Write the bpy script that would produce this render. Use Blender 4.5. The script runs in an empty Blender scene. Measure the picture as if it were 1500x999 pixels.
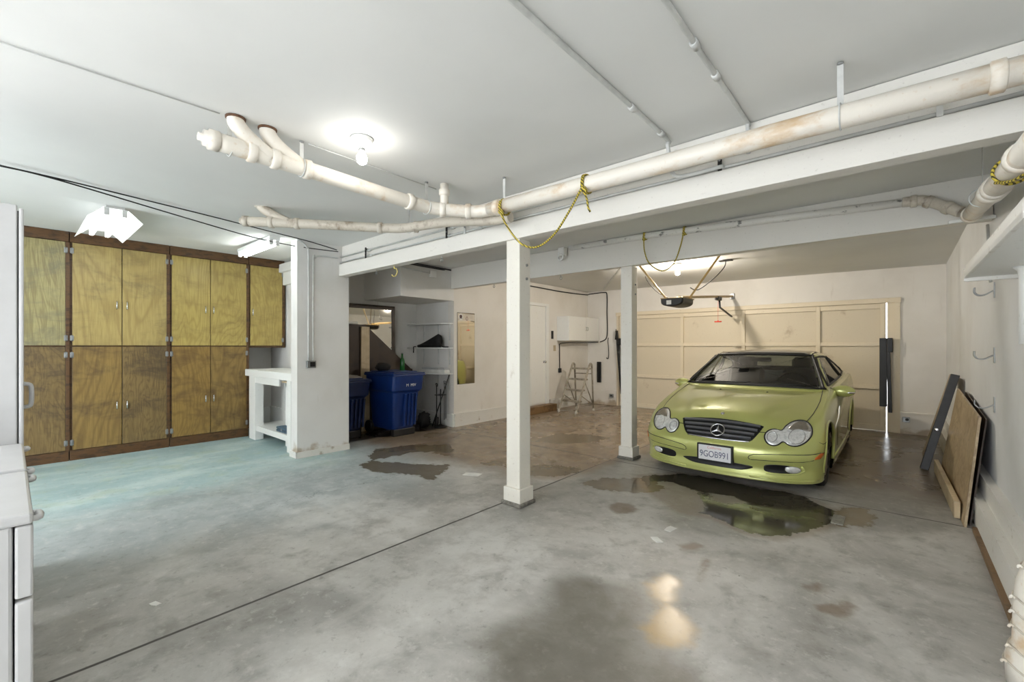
import bpy, bmesh, math, random
import numpy as np
from mathutils import Vector, Matrix
from mathutils.bvhtree import BVHTree
random.seed(7)
PI = math.pi
SC = bpy.context.scene
COL = SC.collection

# ------------------------------------------------------------------ camera
cam = bpy.data.cameras.new('camera'); cam.lens = 15.48; cam.sensor_width = 36.0
cam.shift_y = 0.005; cam.clip_start = 0.02
cob = bpy.data.objects.new('camera', cam); COL.objects.link(cob)
cob.location = (0, 0, 1.40); cob.rotation_euler = (PI/2, 0, math.radians(41.217))
SC.camera = cob
# ------------------------------------------------------------------ world, exposure, added fill lamp
w = bpy.data.worlds.new('sky'); SC.world = w; w.use_nodes = True
w.node_tree.nodes['Background'].inputs[0].default_value = (0.90, 0.95, 1.0, 1)
w.node_tree.nodes['Background'].inputs[1].default_value = 4.0
SC.view_settings.view_transform = 'Standard'; SC.view_settings.look = 'None'
SC.view_settings.gamma = 1.0; SC.view_settings.use_curve_mapping = False
SC.view_settings.exposure = 0.72
SC.cycles.max_bounces = 10; SC.cycles.diffuse_bounces = 6; SC.cycles.glossy_bounces = 4
SC.cycles.transparent_max_bounces = 8
SC.cycles.sample_clamp_indirect = 6.0
def area(name, loc, rot, sx, sy, power, color):
    l = bpy.data.lights.new(name, 'AREA'); l.shape = 'RECTANGLE'; l.size = sx; l.size_y = sy
    l.energy = power; l.color = color
    o = bpy.data.objects.new(name, l); COL.objects.link(o); o.location = loc; o.rotation_euler = rot
    return o
# area lamp added for soft frontal fill, in an unseen opening behind the camera
area('rear_fill', (-2.9, -2.66, 1.35), (PI/2, 0, PI), 6.4, 2.3, 1500, (1.0, 0.97, 0.935))
# strengths of the lamps the garage has (used in their builders)
BULB_E, TUBE_E, GBULB_E = 45.0, 10.0, 1500.0

# ------------------------------------------------------------------ mesh helpers
ORG = {}
class MB:
    """collects shapes in world coordinates"""
    def __init__(s): s.v = []; s.f = []; s.sm = []
    def add(s, V, F, smooth=False, M=None):
        b = len(s.v)
        s.v += [tuple(M @ Vector(p)) if M is not None else tuple(p) for p in V]
        s.f += [tuple(i+b for i in f) for f in F]; s.sm += [smooth]*len(F); return s
    def box(s, x0, x1, y0, y1, z0, z1, bev=0.0, seg=2, M=None):
        x0, x1 = min(x0, x1), max(x0, x1); y0, y1 = min(y0, y1), max(y0, y1); z0, z1 = min(z0, z1), max(z0, z1)
        bm = bmesh.new(); bmesh.ops.create_cube(bm, size=1.0)
        for v in bm.verts:
            v.co = Vector(((v.co.x+.5)*(x1-x0)+x0, (v.co.y+.5)*(y1-y0)+y0, (v.co.z+.5)*(z1-z0)+z0))
        if bev > 0:
            bev = min(bev, .45*min(x1-x0, y1-y0, z1-z0))
            bmesh.ops.bevel(bm, geom=bm.edges[:], offset=bev, segments=seg, affect='EDGES', profile=.5)
        bm.verts.index_update()
        s.add([v.co[:] for v in bm.verts], [[v.index for v in f.verts] for f in bm.faces], False, M); bm.free(); return s
    def bar(s, a, b, wx, wy, bev=0.0, up=(0, 0, 1)):
        """rectangular bar from a to b: wx wide sideways, wy thick along up"""
        a, b = Vector(a), Vector(b); d = b-a; L = d.length; z = d.normalized(); u = Vector(up)
        x = u.cross(z)
        if x.length < 1e-4: x = Vector((1, 0, 0)).cross(z)
        x.normalize(); y = z.cross(x)
        M = Matrix((x, y, z)).transposed().to_4x4(); M.translation = a
        return s.box(-wx/2, wx/2, -wy/2, wy/2, 0, L, bev, 1, M)
    def prism(s, pts, ax, a0, a1, M=None):
        """polygon pts extruded along axis ax ('x','y','z') between a0 and a1"""
        def P(p, a): return {'x': (a, p[0], p[1]), 'y': (p[0], a, p[1]), 'z': (p[0], p[1], a)}[ax]
        n = len(pts); V = [P(p, a0) for p in pts]+[P(p, a1) for p in pts]
        F = [list(range(n))[::-1], list(range(n, 2*n))]+[[i, (i+1) % n, n+(i+1) % n, n+i] for i in range(n)]
        return s.add(V, F, False, M)
    def lathe(s, prof, c=(0, 0, 0), axis=(0, 0, 1), seg=20, smooth=True, cap=True):
        """profile [(radius, height)] about axis through c"""
        z = Vector(axis).normalized(); x = z.orthogonal().normalized(); y = z.cross(x); c = Vector(c)
        V = []; F = []; n = len(prof)
        for r, h in prof:
            for k in range(seg):
                a = 2*PI*k/seg; V.append(c+z*h+x*(r*math.cos(a))+y*(r*math.sin(a)))
        for i in range(n-1):
            for k in range(seg):
                F.append((i*seg+k, i*seg+(k+1) % seg, (i+1)*seg+(k+1) % seg, (i+1)*seg+k))
        b = len(s.v); s.add(V, F, smooth)
        if cap:
            s.f += [tuple(b+k for k in range(seg))[::-1], tuple(b+(n-1)*seg+k for k in range(seg))]; s.sm += [False, False]
        return s
    def tube(s, path, r, seg=10, smooth=True, closed=False):
        P = [Vector(p) for p in path]; n = len(P)
        R = r if isinstance(r, (list, tuple)) else [r]*n
        T = []
        for i in range(n):
            a = P[i-1] if (i > 0 or closed) else P[i]; b = P[(i+1) % n] if (i < n-1 or closed) else P[i]
            T.append((b-a).normalized())
        N = T[0].orthogonal().normalized(); V = []; F = []
        for i in range(n):
            N = (N-T[i]*N.dot(T[i]))
            N = N.normalized() if N.length > 1e-6 else T[i].orthogonal().normalized()
            B = T[i].cross(N)
            for k in range(seg):
                a = 2*PI*k/seg; V.append(P[i]+N*(R[i]*math.cos(a))+B*(R[i]*math.sin(a)))
        m = n if closed else n-1
        for i in range(m):
            j = (i+1) % n
            for k in range(seg): F.append((i*seg+k, i*seg+(k+1) % seg, j*seg+(k+1) % seg, j*seg+k))
        b = len(s.v); s.add(V, F, smooth)
        if not closed:
            s.f += [tuple(b+k for k in range(seg))[::-1], tuple(b+(n-1)*seg+k for k in range(seg))]; s.sm += [False, False]
        return s
    def ball(s, c, rx, ry=None, rz=None, seg=16, rings=10, M=None):
        ry = rx if ry is None else ry; rz = rx if rz is None else rz
        V = [(c[0], c[1], c[2]-rz)]; F = []
        for i in range(1, rings):
            t = PI*i/rings
            for k in range(seg):
                a = 2*PI*k/seg
                V.append((c[0]+rx*math.sin(t)*math.cos(a), c[1]+ry*math.sin(t)*math.sin(a), c[2]-rz*math.cos(t)))
        V.append((c[0], c[1], c[2]+rz)); e = len(V)-1
        for k in range(seg):
            F.append((0, 1+(k+1) % seg, 1+k))
            for i in range(rings-2):
                a = 1+i*seg; F.append((a+k, a+(k+1) % seg, a+seg+(k+1) % seg, a+seg+k))
            a = 1+(rings-2)*seg; F.append((a+k, a+(k+1) % seg, e))
        return s.add(V, F, True, M)
def spline(pts, n=8, closed=False):
    P = [Vector(p) for p in pts]; m = len(P); out = []
    for i in range(m if closed else m-1):
        if closed: a, b, c, d = P[i-1], P[i], P[(i+1) % m], P[(i+2) % m]
        else: a, b, c, d = P[max(i-1, 0)], P[i], P[i+1], P[min(i+2, m-1)]
        for k in range(n):
            t = k/n
            out.append(.5*((2*b)+(c-a)*t+(2*a-5*b+4*c-d)*t*t+(3*b-a-3*c+d)*t**3))
    if not closed: out.append(P[-1])
    return out
def tagit(o, label=None, cat=None, group=None, kind=None):
    if label: o['label'] = label
    if cat: o['category'] = cat
    if group: o['group'] = group
    if kind: o['kind'] = kind
    return o
def link(name, mb, mat, org, parent=None):
    me = bpy.data.meshes.new(name); o3 = Vector(org)
    me.from_pydata([tuple(Vector(p)-o3) for p in mb.v], [], mb.f)
    me.polygons.foreach_set('use_smooth', mb.sm)
    me.update(); me.materials.append(mat)
    o = bpy.data.objects.new(name, me); COL.objects.link(o)
    if parent is not None: o.parent = parent
    else: o.location = o3
    ORG[o.name] = tuple(org); return o
def solid(name, mb, mat, label, cat, group=None, kind=None):
    xs = [p[0] for p in mb.v]; ys = [p[1] for p in mb.v]; zs = [p[2] for p in mb.v]
    org = ((min(xs)+max(xs))/2, (min(ys)+max(ys))/2, min(zs))
    return tagit(link(name, mb, mat, org), label, cat, group, kind)
def struct(name, mb, mat, label=None):
    return tagit(link(name, mb, mat, (0, 0, 0)), label, None, None, 'structure')
def thing(name, label, cat, loc=(0, 0, 0), group=None, kind=None):
    o = bpy.data.objects.new(name, None); COL.objects.link(o); o.location = loc; o.empty_display_size = .1
    ORG[o.name] = tuple(loc); return tagit(o, label, cat, group, kind)
def part(parent, name, mb, mat, label=None, kind=None):
    o = link(name, mb, mat, ORG[parent.name], parent)
    return tagit(o, label, None, None, kind)
def dup(root, delta, label, group=None):
    def cp(o, par):
        c = o.copy(); COL.objects.link(c)
        if par is not None: c.parent = par
        for ch in list(o.children): cp(ch, c)
        return c
    r = cp(root, None); r.location = Vector(root.location)+Vector(delta)
    r['label'] = label
    if group: r['group'] = group
    return r
def text_mb(txt, size, M, depth=.002):
    cu = bpy.data.curves.new('t', 'FONT'); cu.body = txt; cu.size = size; cu.align_x = 'CENTER'; cu.align_y = 'CENTER'; cu.extrude = depth
    o = bpy.data.objects.new('t', cu); COL.objects.link(o)
    dg = bpy.context.evaluated_depsgraph_get(); dg.update()
    me = bpy.data.meshes.new_from_object(o.evaluated_get(dg))
    mb = MB().add([v.co[:] for v in me.vertices], [list(p.vertices) for p in me.polygons], False, M)
    bpy.data.objects.remove(o); bpy.data.curves.remove(cu); bpy.data.meshes.remove(me); return mb

# ------------------------------------------------------------------ materials
def srgb(r, g, b):
    f = lambda c: (c/255/12.92) if c/255 <= .04045 else ((c/255+.055)/1.055)**2.4
    return (f(r), f(g), f(b), 1)
class NT:
    def __init__(s, name):
        s.m = bpy.data.materials.new(name); s.m.use_nodes = True; s.t = s.m.node_tree; s.n = s.t.nodes
        s.b = s.n['Principled BSDF']
    def node(s, t, **k):
        x = s.n.new(t)
        for a, b in k.items(): setattr(x, a, b)
        return x
    def set(s, node, key, val):
        sk = node.inputs[key]
        if isinstance(val, bpy.types.NodeSocket): s.t.links.new(val, sk)
        else: sk.default_value = val
    def pos(s, scale=(1, 1, 1), obj=False):
        if obj: src = s.node('ShaderNodeTexCoord').outputs['Object']
        else: src = s.node('ShaderNodeNewGeometry').outputs['Position']
        mp = s.node('ShaderNodeMapping'); mp.inputs['Scale'].default_value = scale
        s.t.links.new(src, mp.inputs[0]); return mp.outputs[0]
    def noise(s, vec, scale, detail=4, rough=.55, dist=0.):
        x = s.node('ShaderNodeTexNoise'); s.set(x, 'Vector', vec); s.set(x, 'Scale', scale); s.set(x, 'Detail', detail)
        s.set(x, 'Roughness', rough); s.set(x, 'Distortion', dist); return x.outputs['Fac']
    def math(s, op, a, b=0., c=0.):
        x = s.node('ShaderNodeMath', operation=op); s.set(x, 0, a); s.set(x, 1, b); s.set(x, 2, c); return x.outputs[0]
    def mix(s, f, a, b, blend='MIX'):
        x = s.node('ShaderNodeMix', data_type='RGBA', blend_type=blend); s.set(x, 0, f); s.set(x, 6, a); s.set(x, 7, b); return x.outputs[2]
    def step(s, v, a, b, lo=0., hi=1.):
        x = s.node('ShaderNodeMapRange', interpolation_type='SMOOTHSTEP'); s.set(x, 0, v); s.set(x, 1, a); s.set(x, 2, b); s.set(x, 3, lo); s.set(x, 4, hi); return x.outputs[0]
    def attr(s, name): return s.node('ShaderNodeAttribute', attribute_name=name).outputs['Fac']
    def bump(s, h, strength=.2, dist=.01):
        x = s.node('ShaderNodeBump'); s.set(x, 'Height', h); s.set(x, 'Strength', strength); s.set(x, 'Distance', dist)
        s.t.links.new(x.outputs[0], s.b.inputs['Normal'])
    def out(s, color=None, rough=None, metal=None, spec=None):
        for k, v in (('Base Color', color), ('Roughness', rough), ('Metallic', metal), ('Specular IOR Level', spec)):
            if v is not None: s.set(s.b, k, v)
        return s.m
def plain(name, c, rough=.5, metal=0., var=.10, scale=9., bump=0., spec=None, coat=0.):
    """a colour with faint mottling"""
    n = NT(name); p = n.pos(); f = n.noise(p, scale)
    a = tuple(x*(1-var) for x in c[:3])+(1,); b = tuple(min(1, x*(1+var)) for x in c[:3])+(1,)
    col = n.mix(n.step(f, .3, .7), a, b)
    if bump: n.bump(n.noise(p, scale*6), bump)
    if coat: n.set(n.b, 'Coat Weight', coat); n.set(n.b, 'Coat Roughness', .04)
    return n.out(col, rough, metal, spec)
def stained(name, c, c2, amt=(.56, .72), scale=5., rough=.5, stretch=(1, 1, 1), bump=.1, fine=40.):
    """paint with shaped stains"""
    n = NT(name); p = n.pos(stretch); f = n.noise(p, scale, 7, .62); g = n.noise(n.pos(), fine, 3)
    col = n.mix(n.step(f, amt[0], amt[1], 0, .85), c, c2)
    col = n.mix(n.step(g, .62, .74, 0, .35), col, c2)
    n.bump(g, bump); return n.out(col, rough)
def emit(name, c, e):
    n = NT(name); n.set(n.b, 'Emission Color', c); n.set(n.b, 'Emission Strength', e); return n.out(c, .4)
def wall_mat(name, c, dirt=True, marks=.5):
    n = NT(name); p = n.pos(); f = n.noise(p, 1.3, 5); g = n.noise(p, 55, 3); v = n.noise(n.pos((4, 4, .7)), 2.2, 6, .65)
    c2 = (c[0]*.90, c[1]*.89, c[2]*.87, 1)
    col = n.mix(n.step(f, .35, .7), c, c2)
    col = n.mix(n.step(v, .60, .80, 0, marks), col, (c[0]*.62, c[1]*.58, c[2]*.52, 1))
    if dirt:   # rising damp and splash dirt at the foot of the walls
        sx = n.node('ShaderNodeSeparateXYZ'); n.t.links.new(n.node('ShaderNodeNewGeometry').outputs['Position'], sx.inputs[0])
        hz = n.math('ADD', sx.outputs[2], n.math('MULTIPLY', n.noise(p, 5, 5), -.55))
        col = n.mix(n.step(hz, -.14, -.28, 0, .75), col, (.33, .24, .14, 1))
    n.bump(g, .12, .004); return n.out(col, .62)
def plywood(name, c1, c2, c3, swirl=1.0, seed=0.):
    """rotary-cut plywood: long vertical grain with waves and blotches"""
    n = NT(name)
    geo = n.node('ShaderNodeNewGeometry').outputs['Position']
    mp = n.node('ShaderNodeMapping'); n.t.links.new(geo, mp.inputs[0])
    mp.inputs['Location'].default_value = (seed*3.1, seed*7.7, seed*1.3); mp.inputs['Scale'].default_value = (1, 1, .33)
    big = n.noise(mp.outputs[0], 1.5*swirl, 4, .45, .8)
    rings = n.math('FRACT', n.math('MULTIPLY', big, 30.0))
    tri = n.math('ABSOLUTE', n.math('SUBTRACT', rings, .5))
    line = n.step(tri, .0, .30, .45, 1.)
    mp2 = n.node('ShaderNodeMapping'); n.t.links.new(geo, mp2.inputs[0]); mp2.inputs['Scale'].default_value = (1, 14, .8)
    mp2.inputs['Location'].default_value = (seed, seed*2, 0)
    fine = n.noise(mp2.outputs[0], 6, 6, .65)
    blot = n.noise(n.pos((1, .7, 1.5)), 2.6, 8, .70, .4)
    col = n.mix(line, c2, c1)
    col = n.mix(n.step(fine, .35, .70, 0, .6), col, c2)
    col = n.mix(n.step(blot, .44, .72, 0, .8), col, c3)
    n.bump(fine, .06, .003); return n.out(col, n.step(blot, .3, .7, .34, .48))

WHITE = srgb(222, 221, 217)
m_ceil = NT('ceiling_plaster'); _p = m_ceil.pos(); _f = m_ceil.noise(_p, .8, 4)
_seam = m_ceil.noise(_p, 40, 4)
m_ceil.bump(_seam, .10, .004)
m_ceil = m_ceil.out(m_ceil.mix(m_ceil.step(_f, .3, .75), srgb(222, 222, 219), srgb(213, 213, 210)), .75)
m_wall = wall_mat('wall_paint', srgb(222, 221, 218))
m_wallw = wall_mat('wall_paint_warm', srgb(222, 218, 211))
m_wallr = wall_mat('wall_paint_scuffed', srgb(218, 219, 219), True, .38)
m_white = stained('white_paint', srgb(226, 226, 222), srgb(176, 170, 158), (.66, .80), 4.)
m_trim = stained('white_trim_paint', srgb(222, 220, 214), srgb(150, 135, 112), (.60, .76), 7.)
m_beam = stained('beam_paint', srgb(222, 219, 212), srgb(176, 170, 160), (.66, .82), 6., .55, (.4, 1, 1))
m_post = stained('post_paint', srgb(226, 222, 212), srgb(168, 152, 128), (.64, .80), 5., .5, (1, 1, .5))
m_pipe = stained('pipe_paint', srgb(226, 220, 209), srgb(196, 164, 120), (.50, .72), 6., .42, (.5, 1, 1))
m_pipe2 = stained('pipe_paint_grimy', srgb(196, 188, 174), srgb(120, 98, 74), (.50, .74), 8., .45)
m_peel = stained('peeling_pipe_paint', srgb(222, 220, 214), srgb(96, 94, 90), (.60, .66), 9., .5, (.6, 1, 1))
m_rust = plain('rusty_pipe_mouth', srgb(96, 66, 44), .8, 0, .4, 30)
m_galv = plain('painted_conduit', srgb(200, 201, 198), .42, .1)
m_steel = plain('galvanised_steel', srgb(150, 152, 152), .38, .85)
m_brass = plain('worn_brass_rail', srgb(150, 128, 84), .42, .55)
m_chrome = plain('chrome', srgb(215, 216, 218), .14, 1.0, .03)
m_black = plain('black_plastic', srgb(26, 26, 27), .45)
m_blackm = plain('black_metal', srgb(34, 33, 32), .42, .4)
m_rubber = plain('black_cable_rubber', srgb(24, 23, 22), .6)
m_enamel = plain('white_enamel', srgb(190, 190, 190), .30, 0, .03)
m_enamelg = plain('grey_shadow_gap', srgb(60, 60, 60), .7)
m_frame = stained('dark_stained_wood', srgb(88, 60, 30), srgb(54, 36, 18), (.45, .65), 9., .45, (1, 1, 3))
m_door_tan = stained('tan_garage_door_paint', srgb(208, 196, 172), srgb(142, 116, 86), (.60, .76), 1.7, .55)
m_rail_tan = stained('tan_rail_paint', srgb(216, 203, 178), srgb(160, 136, 104), (.66, .82), 4., .5)
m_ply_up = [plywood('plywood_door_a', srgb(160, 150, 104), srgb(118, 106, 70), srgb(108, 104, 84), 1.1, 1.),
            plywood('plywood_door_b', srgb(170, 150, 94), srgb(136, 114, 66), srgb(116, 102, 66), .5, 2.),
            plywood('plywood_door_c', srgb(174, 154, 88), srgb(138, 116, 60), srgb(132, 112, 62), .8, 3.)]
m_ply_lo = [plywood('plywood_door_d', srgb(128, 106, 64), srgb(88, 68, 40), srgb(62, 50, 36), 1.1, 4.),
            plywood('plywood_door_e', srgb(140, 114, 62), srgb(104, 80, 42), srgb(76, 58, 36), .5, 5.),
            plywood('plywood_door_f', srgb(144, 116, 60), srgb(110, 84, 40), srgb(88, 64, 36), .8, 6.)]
m_ply_pale = plywood('pale_plywood', srgb(188, 168, 134), srgb(128, 106, 78), srgb(134, 112, 84), 1.5, 9.)
m_lumber = plywood('pale_lumber', srgb(214, 196, 164), srgb(190, 168, 132), srgb(180, 160, 126), .5, 11.)
m_woodstep = stained('worn_wood_step', srgb(124, 96, 62), srgb(84, 62, 38), (.45, .65), 6.)
m_darkboard = stained('dark_brown_board', srgb(58, 42, 30), srgb(36, 26, 20), (.45, .7), 4., .5)
m_blue = plain('blue_bin_plastic', srgb(16, 46, 104), .34, 0, .10, 6., .05)
m_navy = plain('dark_blue_bin_plastic', srgb(18, 36, 78), .36, 0, .12, 6., .05)
m_alu = stained('dull_aluminium', srgb(146, 138, 122), srgb(104, 94, 78), (.45, .65), 14., .42)
m_greenbottle = plain('green_glass', srgb(24, 96, 38), .1, 0, .1)
m_bagblack = plain('black_cloth', srgb(20, 20, 22), .8, 0, .3, 30, .3)
m_mirror = plain('mirror_glass', srgb(225, 222, 214), .03, 1.0, .01)
m_rope = NT('yellow_black_rope')
_w = m_rope.node('ShaderNodeTexWave', wave_type='BANDS', bands_direction='DIAGONAL'); m_rope.set(_w, 'Vector', m_rope.pos()); m_rope.set(_w, 'Scale', 26.); m_rope.set(_w, 'Distortion', 1.5)
m_rope = m_rope.out(m_rope.mix(m_rope.step(_w.outputs['Fac'], .30, .42), srgb(60, 54, 30), srgb(196, 176, 66)), .8)
m_yellow = plain('yellow_plastic', srgb(214, 196, 120), .5)
m_red = plain('red_plastic', srgb(206, 70, 50), .5)
m_paper = plain('white_paper', srgb(226, 226, 222), .8)
# ------------------------------------------------------------------ floor
STAINS = {
 'puddle': [[(-2.08,4.50),(-1.77,4.87),(-1.37,4.92),(-1.07,4.86),(-0.76,4.92),(-0.52,4.74),(-0.41,4.62),(-0.40,4.25),(-0.56,3.88),(-0.69,3.68),(-0.86,3.66),(-1.02,3.75),(-1.19,3.81),(-1.37,3.76),(-1.55,3.88),(-1.75,4.05),(-1.95,4.26)]],
 'puddle_cut': [[(-1.93,4.37),(-1.75,4.50),(-1.45,4.37),(-1.26,4.00),(-1.23,3.82),(-1.35,3.71),(-1.56,3.83),(-1.79,4.02)],[(-1.35,4.40),(-1.14,4.43),(-1.00,4.32),(-1.16,4.18),(-1.28,4.22)]],  # patches where the puddle's dark colour and gloss are cut back
 'wet': [[(-2.45,3.83),(-2.37,4.14),(-2.15,4.33),(-1.92,4.48),(-1.68,4.16),(-1.84,3.98),(-2.05,3.84),(-2.29,3.79)],
   [(-3.21,3.97),(-3.13,4.19),(-2.74,4.31),(-2.66,4.12),(-2.78,3.85),(-3.01,3.72)],
   [(-4.78,2.71),(-4.83,2.90),(-4.30,3.20),(-3.95,3.44),(-3.81,3.20),(-3.63,2.90),(-3.78,2.89),(-3.90,2.91),(-4.12,2.79),(-4.40,2.67)],
   [(-5.09,3.01),(-5.33,3.28),(-5.21,3.70),(-4.83,4.15),(-4.30,3.79),(-4.54,3.77),(-4.78,3.56),(-4.81,3.26),(-4.82,3.07),(-4.81,2.92)],
   [(-3.73,3.70),(-3.72,3.92),(-3.57,3.95),(-3.49,3.81),(-3.59,3.69)],
   [(-4.05,5.06),(-4.10,5.80),(-3.67,6.04),(-3.29,6.03),(-3.39,5.52),(-3.60,5.22)],
   [(-0.40,4.75),(-0.20,4.87),(-0.13,4.69),(-0.16,4.39),(-0.36,4.25)]],
 'brown': [[(-1.91,3.46),(-1.89,3.59),(-1.78,3.64),(-1.67,3.56),(-1.68,3.43),(-1.78,3.34)],
   [(-1.16,3.11),(-1.10,3.22),(-1.02,3.20),(-1.04,3.10),(-1.11,3.04)],
   [(-0.90,2.71),(-0.96,3.00),(-0.93,3.02),(-0.89,2.77)],
   [(-0.41,3.06),(-0.35,3.15),(-0.31,3.05),(-0.36,3.01)],
   [(-0.33,2.88),(-0.21,3.03),(-0.15,3.00),(-0.20,2.84),(-0.31,2.82)]],
 'tan': [[(-1.12,2.47),(-1.07,2.66),(-0.98,2.64),(-0.94,2.48),(-0.92,2.37),(-0.82,2.30),(-0.74,2.22),(-0.73,2.12),(-0.79,2.03),(-0.88,2.00),(-0.96,2.07),(-0.95,2.18),(-0.97,2.32),(-1.05,2.40)]],
 'dark': [[(-1.53,2.15),(-1.44,2.26),(-1.27,2.37),(-1.12,2.46),(-0.95,2.35),(-0.93,2.21),(-0.88,2.06),(-0.78,2.02),(-0.69,1.96),(-0.60,1.86),(-0.51,1.65),(-1.13,1.10),(-1.26,1.33),(-1.38,1.44),(-1.52,1.44),(-1.48,1.64),(-1.43,1.85),(-1.46,2.03)]],
 'pale': [[(-2.59,1.98),(-2.39,2.65),(-1.74,2.57),(-1.58,2.12),(-1.58,1.75),(-1.68,1.37),(-1.75,1.11),(-1.92,1.38),(-2.13,1.74)],
   [(-0.84,1.97),(-0.75,2.15),(-0.61,2.18),(-0.51,2.04),(-0.56,1.90),(-0.67,1.90)],
   [(-4.36,1.33),(-4.13,2.02),(-3.40,2.29),(-2.99,2.43),(-2.66,1.91),(-2.93,1.53),(-3.58,1.43)],
   [(-2.08,0.71),(-2.08,0.86),(-2.01,0.95),(-1.88,0.86),(-1.87,0.74)],
   [(-2.46,2.41),(-2.14,2.60),(-1.81,2.13),(-2.00,1.96)]],
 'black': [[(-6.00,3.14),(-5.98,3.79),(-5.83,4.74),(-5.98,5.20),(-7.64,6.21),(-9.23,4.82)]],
}
def sdf(X, Y, poly):
    """signed distance to a polygon, negative inside"""
    d = np.full(X.shape, 1e9); ins = np.zeros(X.shape, bool); n = len(poly)
    for i in range(n):
        ax, ay = poly[i]; bx, by = poly[(i+1) % n]; ex, ey = bx-ax, by-ay
        t = np.clip(((X-ax)*ex+(Y-ay)*ey)/(ex*ex+ey*ey+1e-9), 0, 1)
        d = np.minimum(d, (X-ax-t*ex)**2+(Y-ay-t*ey)**2)
        if abs(by-ay) > 1e-9:
            ins ^= ((ay > Y) != (by > Y)) & (X < (bx-ax)*(Y-ay)/(by-ay)+ax)
    d = np.sqrt(d); return np.where(ins, -d, d)
def ss(a, b, x):
    t = np.clip((x-a)/(b-a), 0, 1); return t*t*(3-2*t)
XL, XR, YB, YF = -8.25, .56, -2.7, 9.47
gx = np.linspace(XL, XR, 300); gy = np.concatenate([np.linspace(YB, .2, 30)[:-1], np.linspace(.2, YF, 320)])
GX, GY = np.meshgrid(gx, gy); nx, ny = len(gx), len(gy)
co = np.stack([GX, GY, np.zeros_like(GX)], -1).reshape(-1, 3)
idx = np.arange(nx*ny).reshape(ny, nx)
fa = np.stack([idx[:-1, :-1], idx[:-1, 1:], idx[1:, 1:], idx[1:, :-1]], -1).reshape(-1, 4)
me = bpy.data.meshes.new('floor'); me.from_pydata(co.tolist(), [], fa.tolist()); me.update()
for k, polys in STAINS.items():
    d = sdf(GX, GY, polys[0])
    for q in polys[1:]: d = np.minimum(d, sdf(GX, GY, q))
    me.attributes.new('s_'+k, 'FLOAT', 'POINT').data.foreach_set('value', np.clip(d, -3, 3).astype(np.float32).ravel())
teal = ss(-2.7, -6.6, GX+.35*(GY-1.5)*0)*ss(3.9, 2.6, GY)
me.attributes.new('teal', 'FLOAT', 'POINT').data.foreach_set('value', teal.astype(np.float32).ravel())
mud = np.maximum(ss(2.9, 4.3, GY-.10*(GX+4))*ss(-2.3, -2.9, GX), ss(4.7, 6.4, GY)*.9)
me.attributes.new('mud', 'FLOAT', 'POINT').data.foreach_set('value', mud.astype(np.float32).ravel())
n = NT('concrete_floor'); p = n.pos()
n1 = n.noise(p, 1.1, 7, .60, .6); n2 = n.noise(p, 5.0, 7, .62, .3); n3 = n.noise(p, 38, 5, .7); n4 = n.noise(n.pos((1, .35, 1)), 3.2, 6, .6)
col = n.mix(n.step(n1, .34, .66), srgb(154, 152, 147), srgb(194, 192, 187))
col = n.mix(n.step(n2, .45, .72, 0, .55), col, srgb(122, 119, 111))
col = n.mix(n.step(n4, .55, .74, 0, .5), col, srgb(200, 198, 192))
def inside(name, width, amp, ns=n2, off=0.):
    v = n.math('ADD', n.attr('s_'+name), n.math('MULTIPLY', n.math('SUBTRACT', ns, .5), amp))
    return n.step(v, off+width, off-width)
nA = n.noise(p, 2.6, 6, .62); nB = n.noise(p, 9.0, 5, .6)
pale = n.math('MULTIPLY', inside('pale', .22, .9, nA), n.step(n2, .34, .62))
col = n.mix(n.math('MULTIPLY', pale, .75), col, srgb(212, 211, 207))
col = n.mix(n.step(n.math('ADD', n.attr('teal'), n.math('MULTIPLY', n.math('SUBTRACT', nA, .5), .25)), .0, .35, 0, .6), col, n.mix(n.step(n2, .4, .65), srgb(142, 158, 164), srgb(178, 190, 194)))
# teal paint left on the slab by the cupboards
tl = n.math('ADD', n.attr('teal'), n.math('MULTIPLY', n.math('SUBTRACT', n1, .5), .7))
tcol = n.mix(n.step(n4, .42, .66), srgb(152, 184, 187), srgb(190, 211, 208))
tcol = n.mix(n.step(nA, .50, .68, 0, .6), tcol, srgb(170, 190, 164))
col = n.mix(n.math('MULTIPLY', n.step(tl, .42, .92), .72), col, tcol)
n5 = n.noise(p, 15, 9, .72); n6 = n.noise(n.pos(), 4.5, 9, .68, .2)
col = n.mix(n.math('MULTIPLY', n.step(n6, .54, .72, 0, .45), n.step(n1, .40, .60)), col, srgb(214, 214, 210))
col = n.mix(n.step(n5, .55, .70, 0, .5), col, srgb(112, 109, 102))
col = n.mix(n.step(n5, .47, .33, 0, .45), col, srgb(206, 205, 200))
# brown dirt over the back of the slab
md = n.math('ADD', n.attr('mud'), n.math('MULTIPLY', n.math('SUBTRACT', nA, .5), 1.0))
mcol = n.mix(n.step(n2, .35, .68), srgb(112, 92, 68), srgb(146, 126, 100))
sxm = n.node('ShaderNodeSeparateXYZ'); n.t.links.new(p, sxm.inputs[0])
mcol = n.mix(n.step(sxm.outputs[0], -2.7, -1.6, 0, .6), mcol, srgb(86, 72, 58))
col = n.mix(n.math('MULTIPLY', n.step(md, .2, .75), .88), col, mcol)
dk = inside('dark', .10, .34, nA); col = n.mix(n.math('MULTIPLY', dk, n.step(n1, .2, .7, .85, .55)), col, srgb(98, 92, 80))
tn = inside('tan', .045, .10, nB); col = n.mix(n.math('MULTIPLY', tn, .85), col, srgb(178, 148, 96))
br = inside('brown', .03, .10, nB); col = n.mix(n.math('MULTIPLY', br, .65), col, srgb(112, 90, 64))
wt = inside('wet', .025, .26, nB); col = n.mix(n.math('MULTIPLY', wt, .8), col, srgb(94, 80, 54))
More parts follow.
